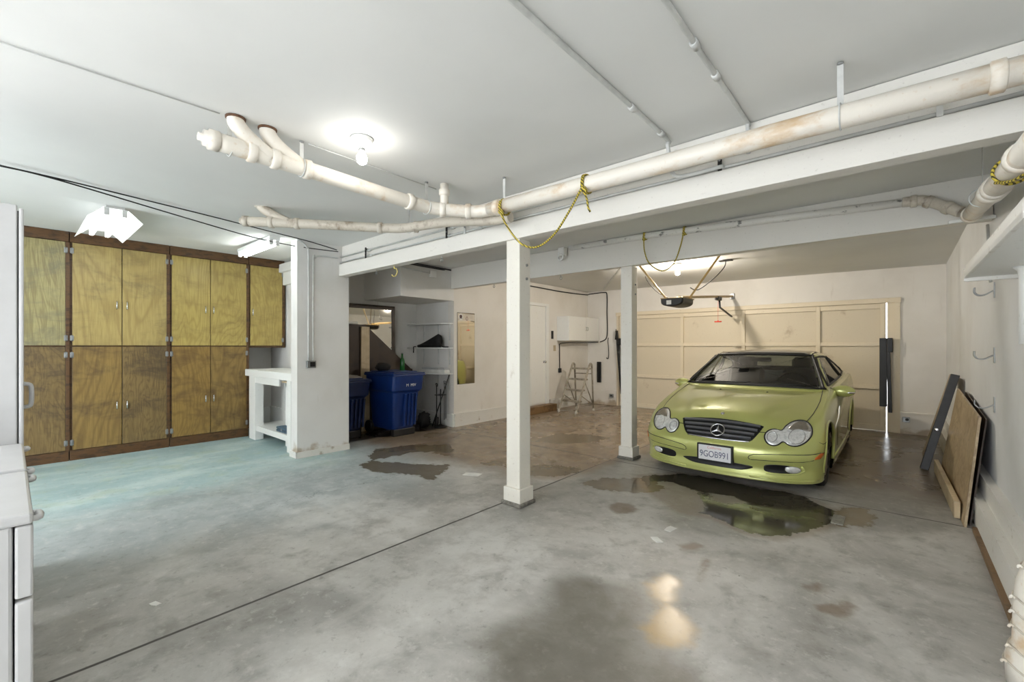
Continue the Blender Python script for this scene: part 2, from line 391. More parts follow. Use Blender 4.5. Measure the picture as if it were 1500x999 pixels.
pcut = inside('puddle_cut', .03, .16, nB); pd = n.math('MULTIPLY', inside('puddle', .012, .16, nB), n.math('SUBTRACT', 1., n.math('MULTIPLY', pcut, .85))); col = n.mix(n.math('MULTIPLY', pd, .92), col, srgb(62, 56, 42))
rim = n.math('MULTIPLY', inside('puddle', .05, .10, nB, .06), n.math('SUBTRACT', 1., pd)); col = n.mix(n.math('MULTIPLY', rim, .5), col, srgb(120, 98, 70))
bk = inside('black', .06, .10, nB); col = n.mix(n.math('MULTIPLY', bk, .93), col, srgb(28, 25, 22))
# small specks
vo = n.node('ShaderNodeTexVoronoi'); n.set(vo, 'Vector', p); n.set(vo, 'Scale', 7.0)
spk = n.math('MULTIPLY', n.step(vo.outputs['Distance'], .045, .025), n.step(n1, .5, .56)); col = n.mix(n.math('MULTIPLY', spk, .8), col, srgb(58, 54, 48))
col = n.mix(n.step(n3, .56, .80, 0, .30), col, srgb(86, 82, 74))
# expansion joints and hairline cracks
sx = n.node('ShaderNodeSeparateXYZ'); n.t.links.new(p, sx.inputs[0])
wob = n.math('MULTIPLY', n.math('SUBTRACT', n2, .5), .010)
jx = n.step(n.math('ABSOLUTE', n.math('ADD', n.math('ADD', sx.outputs[0], 2.655), wob)), .013, .006)
jy = n.step(n.math('ABSOLUTE', n.math('ADD', n.math('SUBTRACT', sx.outputs[1], 4.88), wob)), .012, .005)
cr = n.step(n.math('ABSOLUTE', n.math('ADD', n.math('ADD', sx.outputs[0], 4.15), n.math('MULTIPLY', n.math('SUBTRACT', nA, .5), .9))), .006, .002)
cr = n.math('MULTIPLY', cr, n.math('MULTIPLY', n.step(sx.outputs[1], 1.2, 1.5), n.step(sx.outputs[1], 3.1, 2.7)))
jn = n.math('MAXIMUM', n.math('MAXIMUM', jx, jy), n.math('MULTIPLY', cr, .6))
col = n.mix(n.math('MULTIPLY', jn, .9), col, srgb(40, 34, 28))
ro = n.step(n1, .3, .7, .42, .60)
damp = n.math('MULTIPLY', n.step(md, .3, .8), .25)
ro = n.math('SUBTRACT', ro, damp)
def blend(f, a, b): return n.math('ADD', n.math('MULTIPLY', a, n.math('SUBTRACT', 1., f)), n.math('MULTIPLY', b, f))
ro = blend(tn, ro, .30); ro = blend(dk, ro, .38); ro = blend(wt, ro, .2); ro = blend(pd, ro, .085)
dry = n.math('SUBTRACT', 1., n.math('MAXIMUM', pd, wt))
n.bump(n.math('MULTIPLY', n.math('SUBTRACT', n.math('ADD', n.math('MULTIPLY', n2, .5), n.math('MULTIPLY', n3, .25)), jn), dry), .28, .006)
m_floor = n.out(col, ro, 0., blend(pd, .45, .22))
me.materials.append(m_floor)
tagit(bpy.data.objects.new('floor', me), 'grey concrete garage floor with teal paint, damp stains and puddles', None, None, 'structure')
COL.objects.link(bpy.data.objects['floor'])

# ------------------------------------------------------------------ room shell
mb = MB()
xs = [-8.45, -5.62, -3.0, .75]; ysl = [-2.9, 3.0, 5.06, 9.6]
zc = [[2.82, 2.82, 2.80, 2.78], [2.735, 2.735, 2.735, 2.735], [2.75, 2.75, 2.74, 2.70], [2.75, 2.75, 2.735, 2.655]]
V = [(xs[i], ysl[j], zc[i][j]) for i in range(4) for j in range(4)]+[(xs[i], ysl[j], zc[i][j]+.12) for i in range(4) for j in range(4)]
F = []
for i in range(3):
    for j in range(3):
        a, b, c, d = i*4+j, i*4+j+1, (i+1)*4+j+1, (i+1)*4+j
        F += [(a, b, c, d), (16+d, 16+c, 16+b, 16+a)]
for i in range(3): F += [(i*4, (i+1)*4, 16+(i+1)*4, 16+i*4), ((i+1)*4+3, i*4+3, 16+i*4+3, 16+(i+1)*4+3)]
for j in range(3): F += [(j+1, j, 16+j, 16+j+1), (12+j, 12+j+1, 28+j+1, 28+j)]
struct('ceiling', mb.add(V, F), m_ceil, 'white painted plaster ceiling')
struct('floor_outside', MB().box(-8, 4, 9.47, 14, -.06, -.002), plain('driveway', srgb(150, 150, 148), .9))
struct('wall_left', MB().box(-8.4, -8.25, -2.85, 3.10, 0, 2.80), m_wall)
struct('wall_partition', MB().box(-8.25, -5.80, 3.02, 3.12, 0, 2.78).box(-5.80, -5.62, 2.36, 3.045, 0, 2.76), m_wall, 'white stub wall between workbench and bin alcove')
struct('wall_alcove', MB().box(-6.99, -6.84, 3.12, 5.07, 0, 2.78).box(-6.99, -5.93, 5.07, 5.22, 0, 2.78), m_wall, 'white walls of the bin alcove')
struct('wall_soffit', MB().box(-6.84, -5.78, 3.985, 5.07, 2.18, 2.75), m_wall, 'boxed white soffit above the corner shelves')
struct('wall_middle', MB().box(-5.93, -5.78, 5.07, 9.5, 0, 2.76), m_wallw, 'white side wall with door and mirror')
struct('wall_right', MB().box(.56, .71, -2.85, 9.5, 0, 2.76), m_wallr, 'scuffed white right wall')
mb = MB().box(-5.93, -4.98, 9.45, 9.60, 0, 2.76).box(.02, .71, 9.45, 9.60, 0, 2.70).box(-4.98, .02, 9.45, 9.60, 2.17, 2.74)
struct('wall_front', mb, m_wallw, 'white wall around the garage door')
mb = MB().box(-8.4, -6.2, -2.85, -2.7, 0, 2.8).box(.4, .71, -2.85, -2.7, 0, 2.8).box(-6.2, .4, -2.85, -2.7, 2.5, 2.8).box(-6.2, .4, -2.85, -2.7, 0, .12)
struct('wall_back', mb, m_wall, 'unseen back wall with a wide opening added for fill light')  # opening out of view, added to hold the fill lamp
struct('trim_1', MB().box(-5.82, -5.605, 2.345, 2.365, 0, .075).box(-5.622, -5.603, 2.345, 3.05, 0, .075), m_trim)
# curbs and skirtings
struct('baseboard_middle', MB().box(-5.78, -5.755, 5.07, 6.88, 0, .21).box(-5.78, -5.745, 5.07, 6.88, .19, .225).box(-5.78, -5.755, 7.84, 9.45, 0, .21).box(-5.78, -5.745, 7.84, 9.45, .19, .225), m_trim)
struct('baseboard_alcove', MB().box(-6.84, -5.78, 5.045, 5.07, 0, .21).box(-6.84, -5.77, 5.035, 5.07, .19, .225), m_trim)
struct('baseboard_front', MB().box(.03, .56, 9.42, 9.45, 0, .33).box(.03, .56, 9.41, 9.45, .32, .345).box(-5.78, -4.99, 9.42, 9.45, 0, .33), m_wallw)
struct('baseboard_right', MB().box(.45, .56, 2.90, 9.42, 0, .22).box(.505, .56, 2.90, 9.42, .22, .36), m_trim)
struct('trim_2', MB().box(.425, .45, 2.95, 4.8, 0, .035), m_woodstep)
struct('baseboard_left', MB().box(-8.25, -8.22, 2.47, 3.02, 0, .34).box(-8.22, -5.82, 2.995, 3.02, 0, .34).box(-8.22, -5.82, 2.985, 3.02, .33, .36), m_white)
struct('trim_3', MB().box(-8.0, -5.80, 2.96, 3.02, 2.40, 2.60).box(-8.0, -5.80, 2.90, 3.02, 2.60, 2.73), m_white)

# beams and posts
def boxthing(name, mbx, mat, label, cat, group=None): return solid(name, mbx, mat, label, cat, group)
mb = MB().box(-5.615, .555, 2.90, 3.02, 2.335, 2.487, .004).box(-5.615, .555, 2.945, 3.02, 2.487, 2.745)
solid('ceiling_beam', mb, m_beam, 'long white timber beam on the nearer post, with pipe and conduits along it', 'beam')
mb = MB().box(-5.775, .555, 5.0, 5.11, 2.385, 2.735, .004)
solid('ceiling_beam', mb, m_beam, 'white timber beam farther back, carried by the post beside the car', 'beam')
def post(x0, x1, y0, y1, top, label):
    cx, cy = (x0+x1)/2, (y0+y1)/2
    t = thing('support_post', label, 'post', (cx, cy, 0), 'white support posts')
    part(t, 'shaft', MB().box(x0+.016, x1-.016, y0+.016, y1-.016, .05, top, .004), m_post)
    part(t, 'base_block', MB().box(x0-.004, x1+.004, y0-.004, y1+.004, .03, .155, .006), m_post)
    part(t, 'footing', MB().box(x0-.02, x1+.02, y0-.02, y1+.02, 0, .035, .01), plain('post_footing', srgb(120, 116, 108), .9, 0, .3, 30, .4))
    for dz in (-.06, -.12): part(t, 'bolt', MB().lathe([(.012, 0), (.012, .01), (.006, .012)], (x1-.016, cy+.02, top+dz*2-.1), (1, 0, 0), 8), m_steel)
    return t
post(-2.640, -2.455, 2.905, 3.085, 2.335, 'nearest white square post, standing at the floor joint in front')
post(-2.620, -2.440, 5.02, 5.20, 2.385, 'white square post standing close to the green car')

# garage door
gd = thing('door_1', 'tan panelled garage door', None, (-2.5, 9.5, 0), None, 'structure')
part(gd, 'door_panel', MB().box(-4.92, -.145, 9.475, 9.50, .0005, 2.16), m_door_tan)
for z0, z1 in ((.02, .10), (.69, .76), (1.40, 1.47), (2.02, 2.10)):
    part(gd, 'rail', MB().box(-4.92, -.145, 9.44, 9.475, z0, z1, .003), m_rail_tan)
for xx in (-4.88, -3.456, -2.267, -1.06, -.185):
    part(gd, 'stile', MB().box(xx-.03, xx+.03, 9.43, 9.475, .01, 2.10, .003), m_rail_tan)
part(gd, 'header', MB().box(-5.0, .04, 9.41, 9.45, 2.105, 2.185, .004), m_rail_tan)
part(gd, 'jamb', MB().box(-4.98, -4.925, 9.42, 9.58, 0, 2.17).box(-.05, .03, 9.42, 9.45, 0, 2.17).box(-.128, .02, 9.45, 9.58, 0, 2.17), m_rail_tan)
def hardware(x, s):
    part(gd, 'track_channel', MB().box(x-.035*s, x+.060*s, 9.36, 9.428, .42, 1.53, .004), m_blackm)
    part(gd, 'spring_arm', MB().bar((x+.07*s, 9.34, 1.52), (x+.10*s, 9.34, .33), .05, .05, .006, (0, 1, 0)), m_blackm)
    part(gd, 'hinge_box', MB().box(x+.06*s, x+.13*s, 9.30, 9.40, 1.30, 1.53, .008), m_blackm)
    part(gd, 'spring_rod', MB().tube([(x+.085*s, 9.335, 1.45), (x+.10*s, 9.335, .42)], .012, 8), m_steel)
hardware(-.19, 1)
part(gd, 'track_channel', MB().box(-4.80, -4.73, 9.34, 9.428, .64, 1.56, .004), m_blackm)
part(gd, 'spring_arm', MB().bar((-4.93, 9.33, 1.76), (-4.80, 9.33, .30), .055, .045, .006, (0, 1, 0)).tube([(-4.94, 9.33, 1.55), (-4.945, 9.33, 1.80)], [.035, .006], 8), m_blackm)
part(gd, 'hinge_box', MB().box(-4.89, -4.76, 9.29, 9.34, 1.42, 1.58, .008), m_blackm)
part(gd, 'spring_rod', MB().tube([(-4.84, 9.32, 1.40), (-4.79, 9.32, .05)], .012, 8).tube([(-4.88, 9.32, .96), (-4.74, 9.32, .93)], .012, 8), m_steel)
# door to the house
d2 = thing('door_2', 'white flush door behind the nearest post', None, (-5.78, 7.3, .17), None, 'structure')
part(d2, 'door_panel', MB().box(-5.78, -5.762, 6.93, 7.68, .17, 2.25, .003), m_white)
part(d2, 'door_frame', MB().box(-5.78, -5.74, 7.69, 7.79, .15, 2.32, .004).box(-5.78, -5.74, 6.82, 6.92, .15, 2.32, .004).box(-5.78, -5.74, 6.92, 7.69, 2.26, 2.32, .004), m_white)
part(d2, 'door_knob', MB().lathe([(.026, 0), (.026, .008), (.010, .012), (.010, .03), (.028, .04), (.030, .055), (.018, .068)], (-5.762, 7.62, 1.06), (1, 0, 0), 14), m_chrome)
solid('door_step', MB().box(-5.755, -5.58, 6.86, 7.86, 0, .15, .008), m_woodstep, 'low worn wooden step below the white house door', 'step')
# ------------------------------------------------------------------ plywood cupboards along the left wall
m_hinge = m_steel
def cupboard(y0, y1, splits, z0, ups, los, label, hy, depth_x=-8.24):
    """one cupboard unit on the left wall between y0 and y1; splits = door edges in y"""
    t = thing('storage_cupboard', label, 'cupboard', (-7.92, (y0+y1)/2, z0 if z0 else 0), 'plywood cupboards on the left wall')
    XF = -7.625
    fr = MB()
    for yy in (y0, y1-.05): fr.box(depth_x, XF, yy, yy+.05, z0, 2.79, .002)
    zt = ([(0, .125), (1.385, 1.41), (2.67, 2.79)] if not z0 else [(1.375, 1.405), (2.67, 2.79)])
    for a, b in zt: fr.box(depth_x, XF+.001, y0+.05, y1-.05, a, b, .002)
    fr.box(depth_x, depth_x+.02, y0+.04, y1-.04, z0, 2.78)
    part(t, 'frame', fr, m_frame)
    if not z0: part(t, 'plinth', MB().box(XF, -7.598, y0, y1, 0, .122, .003), m_frame)
    part(t, 'top_rail', MB().box(XF, -7.590, y0, y1, 2.672, 2.795, .003), m_frame)
    part(t, 'stile', MB().box(XF, -7.598, y1-.028, y1+.008, max(z0, .12), 2.672, .003), m_frame)
    for i, (a, b) in enumerate(splits):
        rows = [(1.408, 2.668, ups[i])]
        if not z0: rows.append((.128, 1.392, los[i]))
        for zz0, zz1, mat in rows:
            d = part(t, 'door', MB().box(-7.622, -7.602, a+.004, b-.004, zz0, zz1, .003), mat)
            zc_ = 1.93 if zz0 > 1 else .635
            yh = hy[i]
            if yh is not None:
                hp = MB().tube([(-7.602, yh, zc_-.05), (-7.575, yh, zc_-.042), (-7.572, yh, zc_), (-7.575, yh, zc_+.042), (-7.602, yh, zc_+.05)], .007, 8)
                part(d, 'handle', hp, m_chrome)
            for hz in (zz0+.09, zz1-.10):
                ye = a+.0 if (yh is None or yh > (a+b)/2) else b
                part(d, 'hinge', MB().box(-7.603, -7.594, ye-.016, ye+.016, hz-.032, hz+.032, .003).tube([(-7.594, ye, hz-.04), (-7.594, ye, hz+.04)], .005, 6), m_hinge)
    return t
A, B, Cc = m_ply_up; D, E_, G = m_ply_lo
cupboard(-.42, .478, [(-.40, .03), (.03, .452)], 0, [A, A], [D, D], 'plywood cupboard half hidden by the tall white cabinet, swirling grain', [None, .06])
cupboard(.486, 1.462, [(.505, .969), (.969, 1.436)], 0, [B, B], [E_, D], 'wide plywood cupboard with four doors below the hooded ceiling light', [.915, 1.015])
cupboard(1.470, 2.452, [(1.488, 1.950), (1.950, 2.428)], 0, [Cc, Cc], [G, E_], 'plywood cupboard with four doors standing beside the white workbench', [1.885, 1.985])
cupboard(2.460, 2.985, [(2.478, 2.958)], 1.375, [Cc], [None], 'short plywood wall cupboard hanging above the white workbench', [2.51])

# ------------------------------------------------------------------ workbench in the recess
wb = thing('workbench', 'white painted workbench in the recess beside the cupboards', 'workbench', (-6.7, 2.7, 0))
part(wb, 'top', MB().box(-7.59, -5.81, 2.40, 2.98, .945, 1.045, .006), m_white)
part(wb, 'apron', MB().box(-7.42, -6.33, 2.415, 2.44, .85, .945, .003), m_white)
part(wb, 'drawer_runner', MB().box(-6.33, -6.08, 2.60, 2.66, .86, .945, .003).box(-6.30, -6.10, 2.44, 2.60, .905, .925), m_lumber, 'bare wood runner')
for (x0, x1, y0, y1) in ((-7.44, -7.20, 2.41, 2.53), (-6.06, -5.94, 2.41, 2.50), (-6.46, -6.34, 2.55, 2.64), (-7.40, -7.28, 2.86, 2.96)):
    part(wb, 'leg', MB().box(x0, x1, y0, y1, 0, .945, .004), m_white)
part(wb, 'lower_shelf', MB().box(-7.40, -5.95, 2.425, 2.95, .135, .215, .004), m_white)
tc = thing('tool_case', 'flat blue-grey case lying on the workbench lower shelf', 'case', (-6.3, 2.6, .215))
m_case = plain('blue_grey_case', srgb(72, 94, 108), .5, 0, .2, 20)
part(tc, 'case_base', MB().box(-6.52, -6.07, 2.45, 2.74, .2155, .25, .01), m_case)
part(tc, 'lid', MB().box(-6.52, -6.07, 2.45, 2.74, .253, .285, .012).box(-6.46, -6.13, 2.50, 2.69, .283, .292, .004), m_case)
part(tc, 'latch', MB().box(-6.35, -6.31, 2.442, 2.452, .238, .272, .003), m_steel)

# ------------------------------------------------------------------ laundry corner on the far left
def appliance(x0, x1, top, label):
    t = thing('white_appliance', label, 'appliance', ((x0+x1)/2, -.3, 0), 'white enamel appliances by the left edge')
    part(t, 'cabinet', MB().box(x0, x1, -.66, .006, .03, top-.03, .008), m_enamel)
    part(t, 'lid', MB().box(x0-.002, x1+.002, -.66, -.035, top-.03, top, .008), m_enamel)
    part(t, 'top_rim', MB().box(x0-.002, x1+.004, -.033, .046, top-.032, top, .008), m_enamel)
    part(t, 'upper_front', MB().box(x0, x1+.002, .010, .046, .68, top-.034, .006), m_enamel)
    part(t, 'lower_front', MB().box(x0, x1+.002, .010, .046, .05, .672, .006), m_enamel)
    part(t, 'kick_plate', MB().box(x0+.02, x1-.02, -.62, -.02, 0, .03), m_enamelg)
    yb = top-.022
    for xk in (x1-.05, x0+.05): part(t, 'door_pull', MB().tube(spline([(xk+.03, .046, yb), (xk+.03, .056, yb), (xk+.015, .060, yb), (xk-.015, .060, yb), (xk-.03, .056, yb), (xk-.03, .046, yb)], 3), .009, 8), m_enamel)
    for (vx, vy) in ((x1-.22, -.075), (x1-.40, -.10)):
        part(t, 'vent_slot', MB().box(vx-.035, vx+.035, vy-.012, vy+.012, top-.002, top+.003, .002), m_enamelg)
    return t
appliance(-2.53, -1.878, .92, 'nearest white appliance at the left edge, with a chipped side panel')
appliance(-3.26, -2.58, .92, 'second white appliance, between the nearest one and the tall white cabinet')
tcb = thing('tall_cabinet', 'tall white metal cabinet with a white door handle, beside the plywood cupboards', 'cabinet', (-3.8, -.3, 0))
part(tcb, 'body', MB().box(-4.15, -3.42, -.70, .027, 0, 2.13, .006), m_enamel)
part(tcb, 'door', MB().box(-4.15, -3.42, .032, .050, .02, 2.115, .006), m_enamel)
part(tcb, 'hinge_gap', MB().box(-4.13, -3.424, .027, .032, .03, 2.10), m_enamelg)
part(tcb, 'handle', MB().tube(spline([(-3.50, .048, 1.075), (-3.50, .070, 1.08), (-3.50, .078, 1.10), (-3.50, .078, 1.175), (-3.50, .070, 1.195), (-3.50, .048, 1.20)], 4), .010, 8), m_enamel)

# ------------------------------------------------------------------ ceiling lights
m_tube = emit('fluorescent_tube', (.96, 1, .98, 1), TUBE_E)
m_hood = plain('white_lamp_hood', srgb(236, 238, 236), .35, 0, .02)
t = thing('fluorescent_light', 'hooded twin tube light hanging before the plywood cupboards', 'light', (-6.2, .67, 2.80))
hood = MB(); prof = [(.47, 2.60), (.58, 2.705), (.76, 2.705), (.87, 2.60)]
for (a, b), (c, d) in zip(prof, prof[1:]):
    hood.add([(-6.80, a, b), (-5.60, a, b), (-5.60, c, d), (-6.80, c, d), (-6.80, a, b+.004), (-5.60, a, b+.004), (-5.60, c, d+.004), (-6.80, c, d+.004)],
             [(0, 1, 2, 3), (7, 6, 5, 4), (0, 4, 5, 1), (1, 5, 6, 2), (2, 6, 7, 3), (3, 7, 4, 0)])
part(t, 'hood', hood, m_hood)
part(t, 'ballast_box', MB().box(-6.70, -5.62, .60, .74, 2.709, 2.745, .004), m_galv)
for yy in (.605, .735): part(t, 'tube', MB().tube([(-6.76, yy, 2.655), (-5.64, yy, 2.655)], .019, 12), m_tube)
for xx in (-6.78, -5.62):
    for yy in (.605, .735): part(t, 'lamp_holder', MB().box(xx-.012, xx+.012, yy-.02, yy+.02, 2.64, 2.705, .003), m_galv)
for xx in (-6.62, -5.70): part(t, 'hanger', MB().tube([(xx, .61, 2.742), (xx, .61, 2.775)], .003, 6).tube([(xx, .73, 2.742), (xx, .73, 2.775)], .003, 6).box(xx-.006, xx+.006, .60, .74, 2.742, 2.746), m_steel)
t = thing('fluorescent_light', 'slim twin tube ceiling light above the workbench, next to the stub wall', 'light', (-6.25, 2.12, 2.75))
part(t, 'batten', MB().box(-6.85, -5.70, 2.07, 2.19, 2.69, 2.74, .006), m_hood)
for yy in (2.095, 2.165): part(t, 'tube', MB().tube([(-6.80, yy, 2.655), (-5.74, yy, 2.655)], .019, 12), m_tube)
for xx in (-6.82, -5.72):
    for yy in (2.095, 2.165): part(t, 'lamp_holder', MB().box(xx-.012, xx+.012, yy-.02, yy+.02, 2.63, 2.69, .003), m_galv)
part(t, 'mount', MB().box(-6.3, -6.24, 2.10, 2.16, 2.74, 2.765), m_steel)
def bulb_light(x, y, z, e, c, label, name):
    t = thing('bulb_light', label, 'light', (x, y, z))
    part(t, 'ceiling_rose', MB().lathe([(.070, 0), (.070, -.012), (.055, -.03), (.030, -.042), (.026, -.06)], (x, y, z), (0, 0, 1), 24), m_hood)
    part(t, 'socket', MB().lathe([(.020, -.058), (.020, -.078), (.016, -.082)], (x, y, z), (0, 0, 1), 16), m_steel)
    part(t, 'bulb', MB().lathe([(.014, -.080), (.020, -.095), (.031, -.115), (.034, -.135), (.028, -.155), (.014, -.166), (.002, -.168)], (x, y, z), (0, 0, 1), 18), emit(name, c, e))
bulb_light(-2.62, 1.51, 2.748, BULB_E, (1, .97, .92, 1), 'lit bare bulb in a white ceiling rose near the twin pipe mouths', 'bulb_glow')
bulb_light(-2.64, 7.02, 2.70, GBULB_E, (1, .91, .79, 1), 'lit bare bulb on the ceiling above the garage door opener', 'garage_bulb_glow')

# ------------------------------------------------------------------ drain pipes under the ceiling
def collar(mb, p, d, r, l=.05):
    d = Vector(d).normalized(); return mb.lathe([(r, -l/2), (r*1.16, -l/2+.006), (r*1.16, l/2-.006), (r, l/2)], p, d, 18)
t = thing('drain_pipe', 'white drain pipe with twin rusty mouths in the ceiling, running towards the beam', 'pipe', (-2.93, 1.5, 2.5))
pathA = spline([(-2.965, .80, 2.585), (-2.945, 1.25, 2.572), (-2.915, 2.10, 2.545), (-2.86, 2.33, 2.535), (-2.66, 2.56, 2.525), (-2.50, 2.605, 2.52)], 6)
part(t, 'pipe', MB().tube(pathA, .052, 18), m_pipe)
for p, d in (((-2.955, .97, 2.58), (0.05, 1, 0)), ((-2.947, 1.10, 2.577), (0.05, 1, 0)), ((-2.943, 1.30, 2.570), (.05, 1, 0)), ((-2.912, 2.09, 2.545), (.05, 1, 0)), ((-2.84, 2.37, 2.534), (.7, .8, 0)), ((-2.70, 2.53, 2.527), (.7, .6, 0))):
    part(t, 'collar', collar(MB(), p, d, .054), m_pipe)
part(t, 'cleanout_cap', MB().lathe([(.058, 0), (.058, -.05), (.045, -.055), (.045, -.075), (.022, -.078), (.022, -.10)], (-2.966, .80, 2.585), (0, 1, 0), 18), m_pipe)
for i, (ys, ye) in enumerate(((.88, 1.08), (1.055, 1.27))):
    b = part(t, 'branch', MB().tube(spline([(-2.94, ys, 2.75), (-2.94, ys+.008, 2.71), (-2.94, ys+.07, 2.65), (-2.943, ye, 2.575)], 6), [.046]*19, 16), m_pipe)
    part(b, 'ceiling_ring', MB().lathe([(.054, 0), (.053, -.010), (.047, -.012)], (-2.94, ys, 2.7485), (0, 0, 1), 18), m_rust)
part(t, 'vent_stub', MB().tube([(-2.82, 2.37, 2.74), (-2.82, 2.37, 2.54)], .034, 14).lathe([(.034, 0), (.044, .01), (.044, .05), (.034, .06)], (-2.82, 2.37, 2.64), (0, 0, 1), 14), m_pipe)

t = thing('drain_pipe', 'long white drain pipe hanging along the main beam to the right wall', 'pipe', (-1.0, 2.6, 2.45))
part(t, 'pipe', MB().tube([(-2.52, 2.60, 2.52), (-1.6, 2.6, 2.505), (-.5, 2.6, 2.492), (.554, 2.60, 2.472)], .055, 20), m_pipe)
for xx, l in ((-2.42, .06), (.30, .05), (.43, .11)):
    part(t, 'collar', collar(MB(), (xx, 2.6, 2.52-.016*(xx+2.5)), (1, 0, 0), .056, l), m_pipe)
part(t, 'clamp_screw', MB().box(.40, .46, 2.525, 2.54, 2.53, 2.56, .004), m_steel)

t = thing('drain_pipe', 'grimy lower drain pipe with an end cap, tucked below the ceiling near the stub wall', 'pipe', (-3.7, 2.2, 2.5))
pathC = spline([(-4.66, 1.50, 2.590), (-4.20, 2.00, 2.578), (-3.82, 2.43, 2.566), (-3.60, 2.56, 2.556), (-3.10, 2.62, 2.53), (-2.62, 2.70, 2.475), (-2.4, 2.72, 2.465)], 6)
part(t, 'pipe', MB().tube(pathC, .045, 16), m_pipe2)
dC = (.72, .78, -.02)
for p in ((-4.52, 1.655, 2.586), (-4.36, 1.83, 2.582), (-3.84, 2.41, 2.567), (-3.50, 2.59, 2.551)): part(t, 'collar', collar(MB(), p, dC, .047, .05), m_pipe2)
part(t, 'end_cap', MB().lathe([(.05, 0), (.05, -.05), (.030, -.055), (.030, -.075)], (-4.655, 1.505, 2.59), dC, 16), m_pipe2)
b = part(t, 'branch', MB().tube(spline([(-4.62, 1.60, 2.75), (-4.59, 1.63, 2.71), (-4.51, 1.70, 2.645), (-4.40, 1.78, 2.585)], 5), .045, 14), m_pipe2)
part(b, 'ceiling_ring', MB().lathe([(.062, 0), (.058, -.012), (.044, -.016)], (-4.62, 1.60, 2.752), (0, 0, 1), 16), m_pipe)

t = thing('drain_pipe', 'thin peeling pipe along the farther beam, ending in an old elbow', 'pipe', (-1.2, 4.93, 2.6))
part(t, 'pipe', MB().tube([(-3.3, 4.95, 2.713), (-2.2, 4.95, 2.70), (-1.1, 4.95, 2.655), (.06, 4.95, 2.605)], .035, 14), m_peel)
part(t, 'elbow', MB().tube(spline([(.03, 4.95, 2.607), (.14, 4.945, 2.60), (.22, 4.93, 2.56), (.37, 4.83, 2.43)], 6), .040, 14), m_pipe2, 'grimy old elbow')
for p, d in (((.10, 4.95, 2.603), (1, 0, 0)), ((.19, 4.94, 2.575), (.8, 0, -.5)), ((.30, 4.88, 2.49), (.6, -.4, -.6))): part(t, 'collar', collar(MB(), p, d, .043, .045), m_pipe2)

t = thing('drain_pipe', 'thick white pipe sloping along the right wall under both beams', 'pipe', (.38, 3.5, 2.1))
def rwp(y): return (.385+.02*(y-3), y, 2.145+.115*(y-2.6))
part(t, 'pipe', MB().tube([rwp(4.86), rwp(4.0), rwp(3.0), rwp(1.6)], .052, 18), m_pipe)
for y, l in ((4.80, .05), (3.62, .10), (3.44, .04), (2.65, .05)): part(t, 'collar', collar(MB(), rwp(y), (0, -1, -.115), .054, l), m_pipe)
part(t, 'wall_flange', MB().box(.30, .555, 4.86, 4.90, 2.36, 2.385, .003), m_white)

# hangers
def hanger(x, y, zt, zb, label, r=.05, along='x'):
    t = thing('pipe_hanger', label, 'hanger', (x, y, zb), 'perforated strap hangers holding the pipes')
    a = (.0125, .0015) if along == 'x' else (.0015, .0125)
    part(t, 'strap', MB().box(x-a[0], x+a[0], y-a[1], y+a[1], zb, zt), m_galv)
    ring = [(x, y+(r+.003)*math.sin(k*PI/10), zb-r+(r+.003)*math.cos(k*PI/10)) for k in range(20)] if along == 'x' else [(x+(r+.003)*math.sin(k*PI/10), y, zb-r+(r+.003)*math.cos(k*PI/10)) for k in range(20)]
    part(t, 'loop', MB().tube(ring, .004, 6, True, True), m_galv)
    part(t, 'ceiling_plate', MB().lathe([(.014, 0), (.014, -.006), (.006, -.010)], (x, y, zt), (0, 0, 1), 10), m_steel)
hanger(-.205, 2.6, 2.744, 2.545, 'strap hanger on the long beam pipe, farthest right', .056)
hanger(-2.36, 2.6, 2.744, 2.575, 'strap hanger on the long beam pipe, right beside the left rope knot', .056)
hanger(-2.945, 1.265, 2.744, 2.625, 'strap hanger just beyond the twin pipe mouths', .054, 'y')
hanger(-2.975, .86, 2.744, 2.637, 'strap hanger behind the first rusty pipe mouth', .054, 'y')
hanger(-2.90, 2.25, 2.742, 2.59, 'strap hanger next to the short vent stub', .054, 'y')
hanger(.387, 3.9, 2.735, 2.36, 'long strap hanger on the thick right wall pipe', .054, 'y')
hanger(-3.58, 2.57, 2.742, 2.60, 'strap hanger on the bend of the grimy lower pipe', .047, 'y')

# ------------------------------------------------------------------ conduits and wiring
def conduit(path, r, couplings, label, mat=None, group='painted conduits', cl=.05, cat='conduit'):
    mat = mat or m_galv
    xs_ = [p[0] for p in path]; org = (sum(xs_)/len(xs_), sum(p[1] for p in path)/len(path), min(p[2] for p in path)-r)
    t = thing('conduit', label, cat, org, group)
    part(t, 'pipe', MB().tube(path, r, 10), mat)
    for p, d in couplings: part(t, 'coupling', MB().lathe([(r, -cl/2), (r*1.5, -cl/2), (r*1.5, cl/2), (r, cl/2)], p, d, 10), mat)
conduit(spline([(-1.118, -2.6, 2.735), (-1.118, 1.5, 2.735), (-1.118, 2.72, 2.735), (-1.118, 2.80, 2.70), (-1.118, 2.84, 2.60), (-1.10, 2.86, 2.52), (-1.02, 2.875, 2.500), (-.80, 2.878, 2.502)], 5), .0125, [((-1.118, 2.30, 2.735), (0, 1, 0)), ((-1.118, 2.70, 2.735), (0, 1, 0))], 'ceiling conduit, left of the two, that drops beside the beam')
conduit(spline([(-.675, -2.6, 2.735), (-.675, 1.5, 2.735), (-.675, 2.82, 2.735), (-.675, 2.90, 2.72), (-.675, 2.925, 2.66), (-.675, 2.927, 2.56)], 5), .0125, [((-.675, 2.30, 2.735), (0, 1, 0)), ((-.675, 2.0, 2.735), (0, 1, 0))], 'ceiling conduit, right of the two, ending above the beam pipe')
